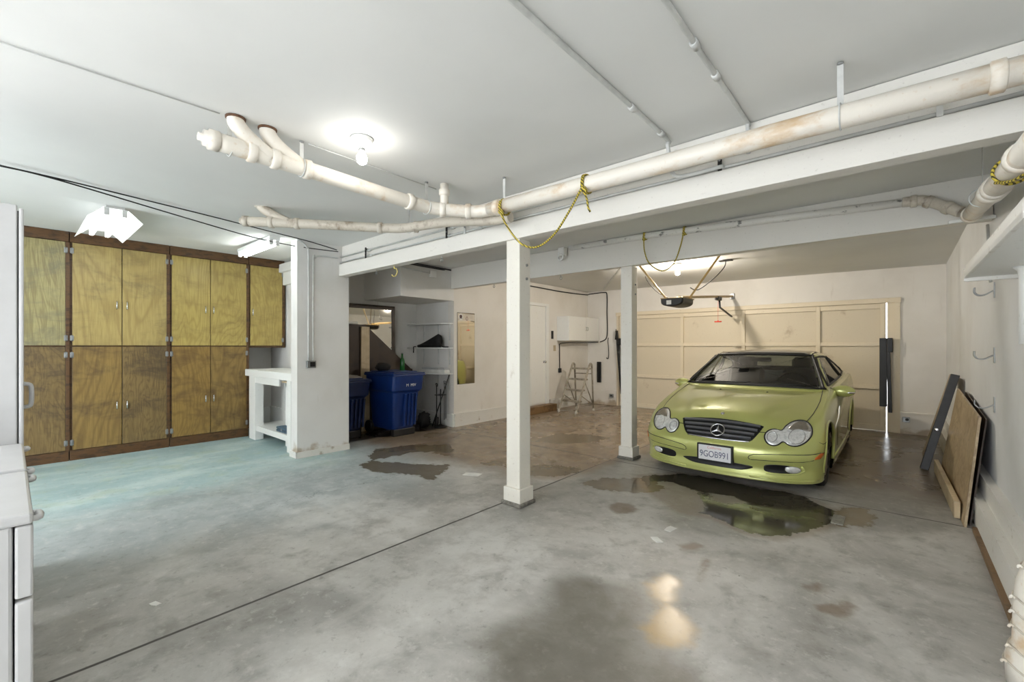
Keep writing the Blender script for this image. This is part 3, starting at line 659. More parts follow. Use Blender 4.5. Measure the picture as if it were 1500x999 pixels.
conduit([(-5.61, 2.925, 2.588), (-3, 2.925, 2.586), (.55, 2.925, 2.575)], .0105, [((x, 2.925, 2.584), (1, 0, 0)) for x in (-4.9, -3.35, -3.0, -1.3)], 'upper thin conduit along the top of the main beam')
conduit([(-5.61, 2.918, 2.515), (-3, 2.918, 2.512), (.55, 2.918, 2.505)], .0105, [((x, 2.918, 2.513), (1, 0, 0)) for x in (-4.85, -3.4, -2.95)], 'lower thin conduit along the ledge of the main beam')
for i, (x, lb) in enumerate(((-3.42, 'left of the nearer post'), (-3.15, 'close to the bend of the grimy pipe'), (-.83, 'under the ceiling conduit bend'), (.15, 'near the right wall'), (-4.95, 'near the stub wall'))):
    t = thing('conduit_clip', 'small metal clip on the beam conduits, '+lb, 'clip', (x, 2.92, 2.49), 'clips on the beam conduits')
    part(t, 'strap', MB().box(x-.012, x+.012, 2.900, 2.907, 2.487, 2.62).box(x-.012, x+.012, 2.900, 2.945, 2.60, 2.606), m_galv if i % 2 else m_blackm)
    part(t, 'screw', MB().lathe([(.006, 0), (.006, .005)], (x, 2.900, 2.55), (0, -1, 0), 8), m_steel)
# conduits on the stub wall, down to a socket box
t = thing('socket_box', 'grey metal socket box fed by two conduits on the white stub wall', 'socket', (-5.6, 2.52, 1.12))
part(t, 'box', MB().box(-5.62, -5.575, 2.465, 2.58, 1.125, 1.215, .006), m_steel)
part(t, 'socket_face', MB().box(-5.576, -5.568, 2.50, 2.565, 1.140, 1.20, .004).lathe([(.018, 0), (.018, .006)], (-5.57, 2.532, 1.17), (1, 0, 0), 14), m_blackm)
part(t, 'feed_pipe', MB().tube(spline([(-5.600, 2.49, 1.21), (-5.600, 2.49, 2.50), (-5.600, 2.47, 2.64), (-5.600, 2.41, 2.70), (-5.605, 2.36, 2.725)], 6), .0105, 10), m_galv)
part(t, 'feed_pipe', MB().tube(spline([(-5.600, 2.55, 1.21), (-5.600, 2.55, 2.44), (-5.600, 2.58, 2.53), (-5.600, 2.66, 2.565), (-5.600, 2.88, 2.572)], 6), .0105, 10), m_galv)
# slack cables on the ceiling
cb1 = spline([(-4.95, -.05, 2.72), (-5.0, .33, 2.705), (-5.22, .85, 2.66), (-5.55, 1.45, 2.64), (-5.95, 2.05, 2.655), (-5.99, 2.32, 2.675), (-5.60, 2.66, 2.66), (-5.60, 2.86, 2.69)], 8)
cb1 = spline([(-4.87, -.044, 2.70), (-4.93, .232, 2.70), (-5.27, 1.02, 2.68), (-5.62, 1.79, 2.67), (-5.72, 2.26, 2.665), (-5.60, 2.50, 2.64), (-5.595, 2.88, 2.655)], 8)
solid('cable', MB().tube(cb1, .006, 7), m_rubber, 'lower slack black cable sagging from the left edge to the stub wall', 'cable', 'slack black cables')
cb2 = spline([(-4.90, -.05, 2.712), (-4.95, .306, 2.71), (-5.06, .74, 2.71), (-5.21, 1.34, 2.71), (-5.40, 1.99, 2.71), (-5.50, 2.46, 2.70), (-5.592, 2.86, 2.675)], 8)
solid('cable', MB().tube(cb2, .006, 7), m_rubber, 'upper black cable running close under the ceiling to the stub wall', 'cable', 'slack black cables')
solid('cable', MB().tube([(-3.0, -2.6, 2.741), (-2.98, -.03, 2.742), (-2.945, .80, 2.742)], .004, 6).tube([(-2.94, 1.31, 2.740), (-2.96, 2.40, 2.738)], .004, 6), m_galv, 'thin painted wire stapled along the ceiling past the bare bulb', 'wire')
pc = spline([(-4.6, 4.6, 2.70), (-5.3, 5.2, 2.66), (-5.765, 6.6, 2.56), (-5.765, 7.6, 2.60), (-5.765, 8.6, 2.63), (-5.66, 9.435, 2.69), (-5.38, 9.435, 2.70)], 8)
pc = spline([(-5.765, 5.12, 2.68), (-5.765, 6.2, 2.665), (-5.765, 7.2, 2.655), (-5.765, 8.3, 2.64), (-5.765, 9.3, 2.66), (-5.70, 9.435, 2.68), (-5.32, 9.435, 2.69), (-5.24, 9.435, 2.62), (-5.24, 9.435, 2.2), (-5.23, 9.435, 1.75), (-5.27, 9.43, 1.57), (-5.42, 9.42, 1.50)], 7)
solid('power_cable', MB().tube(pc, .012, 8), m_rubber, 'thick black cable along the wall top, dropping in the far corner', 'cable')
pc = spline([(-5.40, 9.30, 1.495), (-5.44, 9.0, 1.485), (-5.50, 8.5, 1.48), (-5.60, 8.25, 1.475), (-5.745, 8.20, 1.45), (-5.762, 8.215, 1.36), (-5.762, 8.22, .90)], 7)
t = thing('power_cable', 'black cable under the white wall cupboard ending in a hanging plug', 'cable', (-5.6, 8.6, .8))
part(t, 'cord', MB().tube(pc, .010, 8), m_rubber)
part(t, 'plug', MB().box(-5.78, -5.735, 8.18, 8.26, .80, .90, .008), m_black)
solid('power_cable', MB().tube(spline([(-5.20, 9.432, 1.60), (-5.215, 9.432, 1.52), (-5.20, 9.43, 1.40), (-5.19, 9.43, 1.20), (-5.205, 9.425, 1.10), (-5.25, 9.425, 1.12)], 7), .009, 8), m_rubber, 'short loose black cable tail hanging in the far corner', 'cable')
solid('cable', MB().tube([(-5.60, 3.2, 2.69), (-5.775, 5.0, 2.705)], .012, 8).tube([(-5.63, 3.2, 2.67), (-5.80, 4.99, 2.69)], .01, 8), m_rubber, 'pair of dark cables under the ceiling between the beams', 'cable')
t = thing('junction_box', 'small white box with a conduit on the soffit above the shelves', 'box', (-5.77, 4.6, 2.5))
part(t, 'box', MB().box(-5.78, -5.74, 4.54, 4.66, 2.53, 2.64, .006), m_white)
part(t, 'conduit', MB().tube([(-5.765, 4.0, 2.62), (-5.765, 4.54, 2.59)], .009, 8), m_galv)
# ropes
def rope_loop(mb, x, y, z, r, ax='x'):
    for o in (-.006, .006):
        mb.tube([(x+o+.004*math.sin(k), y+r*math.sin(k*PI/9), z+r*math.cos(k*PI/9)) for k in range(18)], .0065, 7, True, True)
t = thing('rope', 'yellow and black rope slung in a deep curve from the long beam pipe', 'rope', (-1.98, 2.6, 2.1), 'slung ropes')
mb = MB().tube(spline([(-2.345, 2.535, 2.46), (-2.27, 2.54, 2.32), (-2.13, 2.54, 2.17), (-1.98, 2.54, 2.125), (-1.83, 2.54, 2.19), (-1.70, 2.54, 2.33), (-1.60, 2.535, 2.46)], 10), .0075, 8)
part(t, 'slack', mb, m_rope)
for xx in (-2.355, -1.60):
    k = MB(); rope_loop(k, xx, 2.6, 2.507, .0625); k.ball((xx+.012, 2.54, 2.455), .022, .018, .020, 10, 8).ball((xx+.03, 2.535, 2.44), .016, .014, .016, 10, 8); part(t, 'knot', k, m_rope)
part(t, 'loose_end', MB().tube(spline([(-1.585, 2.535, 2.44), (-1.555, 2.53, 2.38), (-1.545, 2.53, 2.32), (-1.53, 2.53, 2.29)], 6), .007, 8), m_rope)
t = thing('rope', 'yellow and black rope slung from the thin pipe on the farther beam', 'rope', (-2.0, 4.85, 2.2), 'slung ropes')
part(t, 'slack', MB().tube(spline([(-2.24, 4.90, 2.655), (-2.215, 4.87, 2.50), (-2.15, 4.86, 2.35), (-2.0, 4.86, 2.25), (-1.87, 4.86, 2.32), (-1.80, 4.87, 2.50), (-1.78, 4.90, 2.64)], 10), .0075, 8), m_rope)
for xx, zz in ((-2.245, 2.70), (-1.78, 2.683)):
    k = MB(); rope_loop(k, xx, 4.95, zz, .043); k.ball((xx+.006, 4.905, zz-.045), .022, .018, .022, 10, 8); part(t, 'knot', k, m_rope)
t = thing('rope', 'short rope end tied on the thick right wall pipe', 'rope', (.40, 2.7, 2.1), 'slung ropes')
k = MB(); q = rwp(2.95)
k.tube([(q[0]+.060*math.cos(i*PI/9), q[1]+.004*math.sin(i), q[2]+.060*math.sin(i*PI/9)) for i in range(18)], .0065, 7, True, True)
part(t, 'loop', k, m_rope)
part(t, 'tail', MB().tube(spline([(q[0]-.05, q[1], q[2]-.045), (q[0]+.0, q[1]-.2, q[2]-.085), (q[0]+.08, q[1]-.5, q[2]-.02)], 6), .007, 8), m_rope)
# hooks and screw eyes under the beams
t = thing('hook', 'pale yellow plastic hook under the main beam above the bin alcove', 'hook', (-4.42, 2.96, 2.33))
part(t, 'hook_body', MB().tube([(-4.42, 2.96, 2.337), (-4.42, 2.96, 2.30)], .006, 8).tube(spline([(-4.42, 2.96, 2.305), (-4.385, 2.96, 2.30), (-4.36, 2.96, 2.265), (-4.385, 2.96, 2.225), (-4.43, 2.96, 2.215), (-4.47, 2.96, 2.235)], 6), .0075, 8), m_yellow)
for x, y, z, lb in ((-4.80, 2.96, 2.335, 'under the main beam next to the stub wall'), (-3.56, 2.96, 2.335, 'under the main beam midway to the nearer post'), (-4.80, 5.05, 2.385, 'under the farther beam beside the alcove'), (-3.52, 5.05, 2.385, 'under the farther beam just past the nearer post')):
    mbx = MB().tube([(x, y, z+.002), (x, y, z-.025)], .004, 6)
    mbx.tube([(x+.018*math.sin(k*PI/6), y, z-.042+.018*math.cos(k*PI/6)) for k in range(12)], .004, 6, True, True)
    solid('screw_eye', mbx, m_steel, 'small screw eye '+lb, 'screw eye', 'screw eyes')
# ------------------------------------------------------------------ the car
def lerp(a,b,t): return a+(b-a)*t
def pw(pts,y):
    if y<=pts[0][0]: return pts[0][1]
    for (a,b),(c,d) in zip(pts,pts[1:]):
        if y<=c: return b+(d-b)*(y-a)/(c-a)
    return pts[-1][1]
def sstep(a,b,x):
    t=max(0.,min(1.,(x-a)/(b-a))); return t*t*(3-2*t)
FENDER=[(.25,.61),(.45,.674),(.9,.79),(1.42,.897),(2.2,.93),(3.2,.965),(4.0,.985),(4.3,.97)]
# yf, df, w, zf, zs(fraction <=1 of fender height or offset), yr, dr, zr
CAR_RINGS=[
 (.30,.40,.74,.19,('z',.17),4.00,.40,.20),
 (.05,.44,.83,.12,('z',.12),4.16,.42,.17),
 (.02,.46,.852,.15,('z',.16),4.20,.44,.22),
 (.025,.46,.856,.24,('f',.19),4.23,.44,.32),
 (.0,.46,.862,.33,('f',.40),4.26,.44,.45),
 (.005,.46,.866,.41,('f',.56),4.27,.44,.56),
 (.04,.46,.864,.47,('f',.68),4.26,.44,.66),
 (.085,.46,.858,.54,('f',.80),4.25,.44,.76),
 (.15,.45,.845,.61,('f',.91),4.22,.43,.86),
 (.22,.44,.828,.68,('o',-.012),4.19,.42,.93),
 (.34,.42,.812,.735,('o',0.),4.16,.40,.97),
 (.60,.38,.802,.80,('o',.004),4.12,.38,.985),
 (.95,.32,.796,.855,('o',.008),4.08,.36,.995),
 (1.20,.26,.788,.888,('o',.012),4.03,.34,1.005),
 (1.25,.26,.776,.905,('o',.03),3.97,.32,1.02),
 (1.60,.22,.702,1.10,('z',1.10),3.62,.30,1.14),
 (1.93,.18,.618,1.275,('z',1.262),3.15,.28,1.28),
 (2.02,.18,.578,1.308,('z',1.298),3.02,.26,1.308),
 (2.20,.16,.48,1.332,('z',1.325),2.88,.22,1.328),
 (2.45,.08,.22,1.343,('z',1.343),2.65,.08,1.343)]
NA,NS,NR=30,54,20
def ring_points(R):
    yf,df,w,zf,zs,yr,dr,zr=R
    n=2.5
    def zside(y):
        k,v=zs
        if k=='z': return v
        F=pw(FENDER,y)
        return .17+v*(F-.17) if k=='f' else F+v
    P=[]
    for j in range(NA):
        a=math.pi/2*j/NA
        sx=math.sin(a)**(2/n); cy=math.cos(a)**(2/n)
        x=w*sx; y=yf+df*(1-cy); s=sx**2.2
        P.append((x,y,zf*(1-s)+zside(y)*s))
    y0,y1=yf+df,yr-dr
    for j in range(NS):
        t=j/NS; y=lerp(y0,y1,t)
        P.append((w+.012*math.sin(math.pi*t),y,zside(y)))
    for j in range(NR+1):
        a=math.pi/2*(1-j/NR)
        sx=max(0,math.sin(a))**(2/n); cy=max(0,math.cos(a))**(2/n)
        x=w*sx; y=yr-dr*(1-cy); s=sx**2.2
        P.append((x,y,zr*(1-s)+zside(y)*s))
    return P
def car_grid(sub=6):
    H=[ring_points(R) for R in CAR_RINGS]
    nr=len(H); rows=[]
    def cr(a,b,c,d,t):
        return tuple(.5*((2*b[i])+(-a[i]+c[i])*t+(2*a[i]-5*b[i]+4*c[i]-d[i])*t*t+(-a[i]+3*b[i]-3*c[i]+d[i])*t**3) for i in range(3))
    for k in range(nr-1):
        for q in range(sub):
            t=q/sub
            rows.append([cr(H[max(k-1,0)][j],H[k][j],H[k+1][j],H[min(k+2,nr-1)][j],t) for j in range(len(H[0]))])
    rows.append(H[-1])
    out=[]
    for row in rows:
        r2=[]
        for (x,y,z) in row:
            if y<1.25 and z>.62:   # hood crease
                xc=lerp(.36,.60,sstep(.15,1.2,y)); m=sstep(.16,.30,y)*(1-sstep(1.0,1.22,y))
                z+=.016*m*(1-sstep(xc-.05,xc+.05,x))-.004*m
            r2.append((max(x,0.),y,z))
        out.append(r2+[(-x,y,z) for (x,y,z) in r2[-2:0:-1]])
    return out
def car_surface(sub=6):
    rows=car_grid(sub); n=len(rows[0]); V=[p for r in rows for p in r]; F=[]
    for i in range(len(rows)-1):
        for j in range(n):
            F.append((i*n+j,i*n+(j+1)%n,(i+1)*n+(j+1)%n,(i+1)*n+j))
    V.append((0,2.55,1.344)); c=len(V)-1; b=(len(rows)-1)*n
    for j in range(n): F.append((b+j,b+(j+1)%n,c))
    return V,F
CX, CY = -1.370, 4.650
def car():
    V, F = car_surface()
    bvh = BVHTree.FromPolygons([Vector(v) for v in V], F)
    root = thing('car', 'lime green two-door hatchback parked facing out, with a dark glass roof', 'car', (CX, CY+2.1, 0))
    W = lambda p: (p[0]+CX, p[1]+CY, p[2])
    # materials
    n = NT('lime_metallic_paint'); p = n.pos(); fl = n.noise(p, 900, 2)
    n.set(n.b, 'Coat Weight', 1.0); n.set(n.b, 'Coat Roughness', .03)
    bf = n.node('ShaderNodeNewGeometry').outputs['Backfacing']
    pc_ = n.mix(n.step(fl, .35, .65), srgb(184, 190, 106), srgb(200, 204, 128))
    paint = n.out(n.mix(bf, pc_, srgb(34, 34, 34)), n.math('ADD', n.math('MULTIPLY', bf, .5), .30), n.math('MULTIPLY', n.math('SUBTRACT', 1., bf), .35))
    lens_gap = plain('black_rubber_seal', srgb(20, 20, 20), .5)
    dark = plain('black_trim', srgb(17, 17, 18), .42)
    well = plain('wheel_well_black', srgb(12, 12, 12), .9)
    chrome = plain('car_chrome', srgb(214, 216, 220), .15, 1., .02)
    lens = NT('headlight_glass'); q = lens.pos()
    lens.set(lens.b, 'Coat Weight', 1.0); lens.set(lens.b, 'Coat Roughness', .02)
    wv = lens.noise(lens.pos((1, 1, 1)), 34, 3, .6, .4); lens = lens.out(lens.mix(lens.step(wv, .36, .62), srgb(216, 218, 218), srgb(244, 245, 244)), .18, .35)
    lens_top = plain('headlight_reflector', srgb(176, 172, 166), .14, .8, .1, 20)
    amber = plain('amber_marker', srgb(206, 104, 40), .2, 0, .1, 40, 0, None, 1.)
    blackglass = plain('dark_roof_glass', srgb(22, 20, 19), .06, 0, .05)
    g = NT('tinted_glass'); g.n.remove(g.b); o = g.n['Material Output']
    tr = g.node('ShaderNodeBsdfTransparent'); tr.inputs[0].default_value = (.50, .54, .52, 1)
    gl = g.node('ShaderNodeBsdfGlossy'); gl.inputs['Roughness'].default_value = .015; gl.inputs['Color'].default_value = (.9, .9, .9, 1)
    fr = g.node('ShaderNodeFresnel'); fr.inputs[0].default_value = 1.5
    mx = g.node('ShaderNodeMixShader'); g.t.links.new(fr.outputs[0], mx.inputs[0]); g.t.links.new(tr.outputs[0], mx.inputs[1]); g.t.links.new(gl.outputs[0], mx.inputs[2]); g.t.links.new(mx.outputs[0], o.inputs[0])
    glass = g.m
    interior = plain('car_interior', srgb(30, 32, 34), .7, 0, .1); leather = plain('dark_seat_cloth', srgb(48, 50, 54), .75, 0, .1)
    # projection: 'f' from the front on (x,z), 'l'/'r' from the side on (y,z), 't' from above on (x,y)
    DIR = {'f': ((0, 1, 0), lambda a, b: (a, -1, b)), 'l': ((-1, 0, 0), lambda a, b: (2, a, b)), 'r': ((1, 0, 0), lambda a, b: (-2, a, b)), 't': ((0, 0, -1), lambda a, b: (a, b, 3)), 'b': ((0, -1, 0), lambda a, b: (a, 6, b))}
    def proj(side, a, b):
        d, fo = DIR[side]; p, nn, i, _ = bvh.ray_cast(Vector(fo(a, b)), Vector(d))
        if p is None:
            p, nn, i, _ = bvh.find_nearest(Vector(fo(a, b))+Vector(d)*2.)
        if nn.dot(Vector(d)) > 0: nn = -nn
        return p, nn
    def dens(poly, step=.02):
        out = []
        for i in range(len(poly)):
            a, b = poly[i], poly[(i+1) % len(poly)]; L = math.hypot(b[0]-a[0], b[1]-a[1]); k = max(1, int(L/step))
            out += [(lerp(a[0], b[0], j/k), lerp(a[1], b[1], j/k)) for j in range(k)]
        return out
    def smoothpoly(poly, n=5): return [(p[0], p[1]) for p in spline([(a, b, 0) for a, b in poly], n, True)]
    def patch(side, poly, off=.004, dome=0., rings=8, c=None):
        """a skin of thickness following the body inside the outline"""
        c = c or (sum(p[0] for p in poly)/len(poly), sum(p[1] for p in poly)/len(poly)); nP = len(poly); mb = MB(); Vv = []; Ff = []
        p0, n0 = proj(side, *c); Vv.append(W(p0+n0*(off+dome)))
        for r in range(1, rings+1):
            t = r/rings
            for a, b in poly:
                p1, n1 = proj(side, lerp(c[0], a, t), lerp(c[1], b, t)); Vv.append(W(p1+n1*(off+dome*math.sqrt(max(0, 1-t*t)))))
        for a, b in poly:
            p1, n1 = proj(side, a, b); Vv.append(W(p1-n1*.006))
        for k in range(nP):
            Ff.append((0, 1+k, 1+(k+1) % nP))
            for r in range(rings): a = 1+r*nP; Ff.append((a+k, a+nP+k, a+nP+(k+1) % nP, a+(k+1) % nP))
        return mb.add(Vv, Ff, True)
    def outline(side, poly, r, off=.002, closed=True, mb=None):
        path = []
        for a, b in poly:
            p1, n1 = proj(side, a, b); path.append(W(p1+n1*off))
        return (mb or MB()).tube(path, r, 6, True, closed)
    mir = lambda poly: [(-a, b) for a, b in poly]
    # --- windows
    ws = smoothpoly([(-.735, .918), (-.4, .930), (0, .932), (.4, .930), (.735, .918), (.735, .935), (.655, 1.10), (.565, 1.268), (.545, 1.280), (.3, 1.292), (0, 1.296), (-.3, 1.292), (-.545, 1.280), (-.565, 1.268), (-.655, 1.10), (-.735, .935)], 3)
    side = [(1.50, .945), (2.10, .968), (2.9, 1.00), (3.30, 1.03), (3.42, 1.075), (3.22, 1.15), (2.85, 1.225), (2.5, 1.262), (2.15, 1.268), (2.02, 1.255), (1.80, 1.14), (1.62, 1.03)]
    rw = [(-.60, 1.06), (.60, 1.06), (.55, 1.24), (.4, 1.27), (-.4, 1.27), (-.55, 1.24)]
    def inside(poly, x, y):
        r = False; j = len(poly)-1
        for i in range(len(poly)):
            if (poly[i][1] > y) != (poly[j][1] > y) and x < (poly[j][0]-poly[i][0])*(y-poly[i][1])/(poly[j][1]-poly[i][1])+poly[i][0]: r = not r
            j = i
        return r
    sc = lambda poly, k: (lambda cx, cy: [(cx+(a-cx)*k, cy+(b-cy)*k) for a, b in poly])(sum(p[0] for p in poly)/len(poly), sum(p[1] for p in poly)/len(poly))
    wsS, sdS, rwS = sc(ws, .955), sc(side, .93), sc(rw, .95)
    FA, RA, AR = .735, 3.40, .352
    keep = []
    for f in F:
        x = sum(V[i][0] for i in f)/len(f); y = sum(V[i][1] for i in f)/len(f); z = sum(V[i][2] for i in f)/len(f)
        if y < 2.3 and inside(wsS, x, z) and y > 1.2: continue
        if abs(x) > .5 and inside(sdS, y, z): continue
        if y > 2.9 and inside(rwS, x, z): continue
        if abs(x) > .62 and (math.hypot(y-FA, z-.30) < AR or math.hypot(y-RA, z-.30) < AR): continue
        keep.append(f)
    body = part(root, 'body', MB().add([W(v) for v in V], keep, True), paint, 'lime green bodywork')
    ws_o = part(root, 'windshield', patch('f', ws, .003), glass)
    part(ws_o, 'windshield_seal', outline('f', ws, .014, .001), lens_gap)
    for s, ds in (('l', 1), ('r', -1)):
        w_ = part(root, 'side_window', patch(s, dens(side, .08), .003), glass)
        part(w_, 'window_frame', outline(s, dens(side, .06), .013, .001), lens_gap)
        pl = MB(); outline(s, [(2.62, 1.255), (2.72, 1.12), (2.80, .995)], .022, .0, False, pl); part(w_, 'pillar', pl, lens_gap)
    r_ = part(root, 'rear_window', patch('b', rw, .003), glass); part(r_, 'window_frame', outline('b', dens(rw, .06), .012, .001), lens_gap)
    roof = smoothpoly([(-.50, 1.995), (-.25, 1.955), (0, 1.945), (.25, 1.955), (.50, 1.995), (.525, 2.10), (.50, 2.5), (.47, 2.85), (-.47, 2.85), (-.50, 2.5), (-.525, 2.10)], 4)
    part(root, 'glass_roof', patch('t', roof, .004, .006, 8, (0, 2.4)), blackglass)
    ro_ = MB()
    for sx_ in (1, -1): outline('t', [(sx_*.548, 2.06), (sx_*.552, 2.25), (sx_*.545, 2.5), (sx_*.52, 2.85), (sx_*.48, 3.05)], .008, .001, False, ro_)
    part(root, 'roof_gutter', ro_, lens_gap)
    # --- interior
    seats = MB()
    cabin = thing
    part(root, 'dashboard', MB().box(CX-.70, CX+.70, CY+1.42, CY+1.78, .62, .915, .06, 3).box(CX+.16, CX+.54, CY+1.55, CY+1.80, .86, .955, .03), interior)
    sw = MB(); c0 = Vector((CX+.36, CY+1.90, .90)); ax1 = Vector((1, 0, 0)); ax2 = Vector((0, .42, .9)).normalized()
    sw.tube([c0+ax1*(.18*math.cos(k*PI/14))+ax2*(.18*math.sin(k*PI/14)) for k in range(28)], .015, 8, True, True)
    for a in (0, PI, -PI/2): sw.tube([c0, c0+ax1*(.17*math.cos(a))+ax2*(.17*math.sin(a))], .014, 6)
    sw.ball(c0, .05, .03, .05, 10, 8); part(root, 'steering_wheel', sw, interior)
    for sx_ in (-.36, .36):
        m_ = MB().box(CX+sx_-.25, CX+sx_+.25, CY+2.05, CY+2.55, .38, .56, .06, 3)
        m_.bar((CX+sx_, CY+2.50, .50), (CX+sx_, CY+2.78, 1.08), .48, .13, .05)
        st = part(root, 'seat', m_, leather)
        part(st, 'headrest', MB().bar((CX+sx_, CY+2.78, 1.07), (CX+sx_, CY+2.80, 1.24), .27, .10, .04), leather)
    part(root, 'rear_bench', MB().box(CX-.6, CX+.6, CY+2.95, CY+3.35, .38, .55, .05).bar((CX, CY+3.30, .5), (CX, CY+3.52, 1.0), 1.2, .12, .04), leather)
    part(root, 'cabin_floor', MB().box(CX-.70, CX+.70, CY+1.3, CY+3.9, .26, .32), interior)
    part(root, 'inside_mirror', MB().box(CX-.12, CX+.12, CY+1.93, CY+1.96, 1.195, 1.25, .012), interior)
    # --- lights
    HL = smoothpoly([(.541, .597), (.561, .631), (.597, .662), (.644, .677), (.695, .673), (.736, .650), (.760, .611), (.762, .564), (.740, .521), (.703, .487), (.656, .470), (.606, .477), (.561, .504), (.526, .475), (.487, .463), (.443, .478), (.414, .518), (.413, .558), (.438, .588), (.478, .600), (.512, .594)], 3)
    for sgn in (1, -1):
        P_ = HL if sgn > 0 else mir(HL)
        h = part(root, 'headlight', patch('f', P_, .004, .006, 8, (sgn*.575, .555)), lens)
        part(h, 'seal', outline('f', P_, .0062, .003), lens_gap)
        tp = smoothpoly([(sgn*a, b) for a, b in ((.585, .598), (.610, .640), (.655, .662), (.700, .654), (.735, .620), (.745, .590), (.66, .603))], 3)
        part(h, 'reflector', patch('f', tp, .0125, .001, 5), lens_top)
        for (cx_, cz_, rr) in ((.470, .532, .040), (.655, .545, .060)):
            ci = [(sgn*cx_+sgn*rr*math.cos(k*PI/12), cz_+rr*math.sin(k*PI/12)) for k in range(24)]
            part(h, 'lamp_ring', outline('f', ci, .003, .011), chrome)
        fr_ = smoothpoly([(sgn*a, b) for a, b in ((.415, .245), (.425, .275), (.480, .290), (.58, .292), (.655, .284), (.70, .258), (.675, .226), (.58, .214), (.47, .213), (.425, .222))], 3)
        v_ = part(root, 'fog_recess', patch('f', fr_, .0035), dark)
        fl_ = [(sgn*.638+sgn*.058*math.cos(k*PI/10), .254+.032*math.sin(k*PI/10)) for k in range(20)]
        part(v_, 'fog_lamp', patch('f', fl_, .006, .012, 5), lens)
        part(v_, 'fog_ring', outline('f', fl_, .004, .004), chrome)
        part(root, 'recess_lip', outline('f', [(sgn*a, b) for a, b in ((.43, .203), (.50, .200), (.60, .204), (.68, .216), (.722, .240), (.725, .262), (.705, .284))], .009, .001, False), paint)
        part(root, 'bumper_strip', outline('f', [(sgn*a, b) for a, b in ((.304, .318), (.292, .332), (.300, .352), (.336, .370), (.45, .384), (.577, .394), (.68, .397), (.749, .400), (.80, .405), (.835, .412))], .0035, .001, False), lens_gap)
        part(root, 'bumper_strip', outline('f', [(sgn*a, b) for a, b in ((.312, .316), (.40, .322), (.504, .326), (.62, .328), (.716, .332), (.79, .348))], .003, .001, False), lens_gap)
        part(root, 'chin_lip', outline('f', [(sgn*a, b) for a, b in ((.30, .152), (.45, .152), (.60, .150), (.70, .148), (.78, .148), (.82, .152))], .010, .002, False), paint)
        mk = [(sgn*a, b) for a, b in ((.795, .355), (.80, .372), (.832, .408), (.856, .412), (.848, .385), (.832, .358))]
        part(root, 'side_marker', patch('f', mk, .005, .002, 4), amber)
        part(root, 'hood_shut_line', outline('t', [(sgn*a, b) for a, b in ((.700, .418), (.714, .46), (.735, .60), (.748, .80), (.752, 1.0), (.745, 1.2), (.736, 1.36))], .0035, .000, False), lens_gap)
        part(root, 'hood_shut_line', outline('f', [(sgn*a, b) for a, b in ((.350, .566), (.38, .567), (.415, .568))], .0035, .001, False), lens_gap)
        part(root, 'fender_line', outline('l' if sgn > 0 else 'r', [(.32, .500), (.36, .485), (.40, .488), (.46, .500)], .0025, .001, False), lens_gap)
        # door mirror
        mx_ = CX+sgn*.905; my_ = CY+1.60
        M_ = Matrix.Translation((mx_, my_, .888)) @ Matrix.Rotation(sgn*.18, 4, 'Z')
        mr = part(root, 'door_mirror', MB().ball((0, 0, 0), .112, .062, .066, 18, 12, M_), paint)
        part(mr, 'turn_signal', MB().ball((sgn*.055, -.035, -.012), .050, .026, .014, 12, 8, M_), chrome)
        part(mr, 'mirror_foot', MB().tube([(CX+sgn*.765, my_-.02, .885), (mx_-sgn*.08, my_, .872)], [.045, .032], 10), lens_gap)
        part(mr, 'mirror_pane', MB().ball((0, .028, 0), .092, .032, .046, 14, 8, M_), chrome)
        # door lines and handle
        sd = 'l' if sgn > 0 else 'r'
        part(root, 'door_line', outline(sd, [(1.36, .90), (1.33, .70), (1.36, .45), (1.42, .30)], .003, .001, False), lens_gap)
        part(root, 'door_line', outline(sd, [(2.78, .97), (2.80, .75), (2.78, .5), (2.72, .30)], .003, .001, False), lens_gap)
        pA = [proj(sd, y_, .80)[0] for y_ in (2.48, 2.52, 2.62, 2.66)]
        part(root, 'door_handle', MB().tube([W(pA[0]), W(pA[1]+Vector((sgn*.03, 0, 0))), W(pA[2]+Vector((sgn*.03, 0, 0))), W(pA[3])], .011, 8), paint)
        part(root, 'sill_strip', outline(sd, [(1.15, .24), (1.6, .235), (2.2, .235), (2.9, .245)], .012, 0, False), paint)
        # wheels
        for ay in (FA, RA):
            arch = [(ay+.350*math.cos(a), .30+.350*math.sin(a)) for a in [PI*(-.08+1.16*k/28) for k in range(29)]]
            part(root, 'arch_lip', outline(sd, arch, .017, -.006, False), paint)
            wl = [(CY+ay+.348*math.cos(PI*k/20), .26+.388*math.sin(PI*k/20)) for k in range(21)]; x1_, x0_ = CX+sgn*.80, CX+sgn*.56
            wm = MB().add([(x_, y_, z_) for x_ in (x1_, x0_) for y_, z_ in wl], [(k, k+1, 22+k, 21+k) for k in range(20)]+[tuple(range(21, 42))], True)
            part(root, 'wheel_well', wm, well)
            xo = CX+sgn*.838
            ty = part(root, 'wheel', MB().lathe([(.205, -.19), (.275, -.195), (.302, -.175), (.310, -.14), (.310, -.05), (.302, -.015), (.275, .0), (.215, -.006), (.205, -.03)], (xo, CY+ay, .312), (sgn, 0, 0), 36, True, False), plain('tyre_rubber', srgb(24, 24, 24), .75, 0, .1, 40))
            rim = MB().lathe([(.208, -.03), (.200, -.012), (.190, -.02), (.186, -.12), (.06, -.125)], (xo, CY+ay, .312), (sgn, 0, 0), 36, True, False)
            for k in range(7):
                a = 2*PI*k/7; e = Vector((xo-sgn*.018, CY+ay+.195*math.cos(a), .312+.195*math.sin(a)))
                rim.bar((xo-sgn*.03, CY+ay, .312), e, .045, .022, .006, (1, 0, 0))
            rim.lathe([(.055, -.05), (.055, -.012), (.03, -.006)], (xo, CY+ay, .312), (sgn, 0, 0), 18)
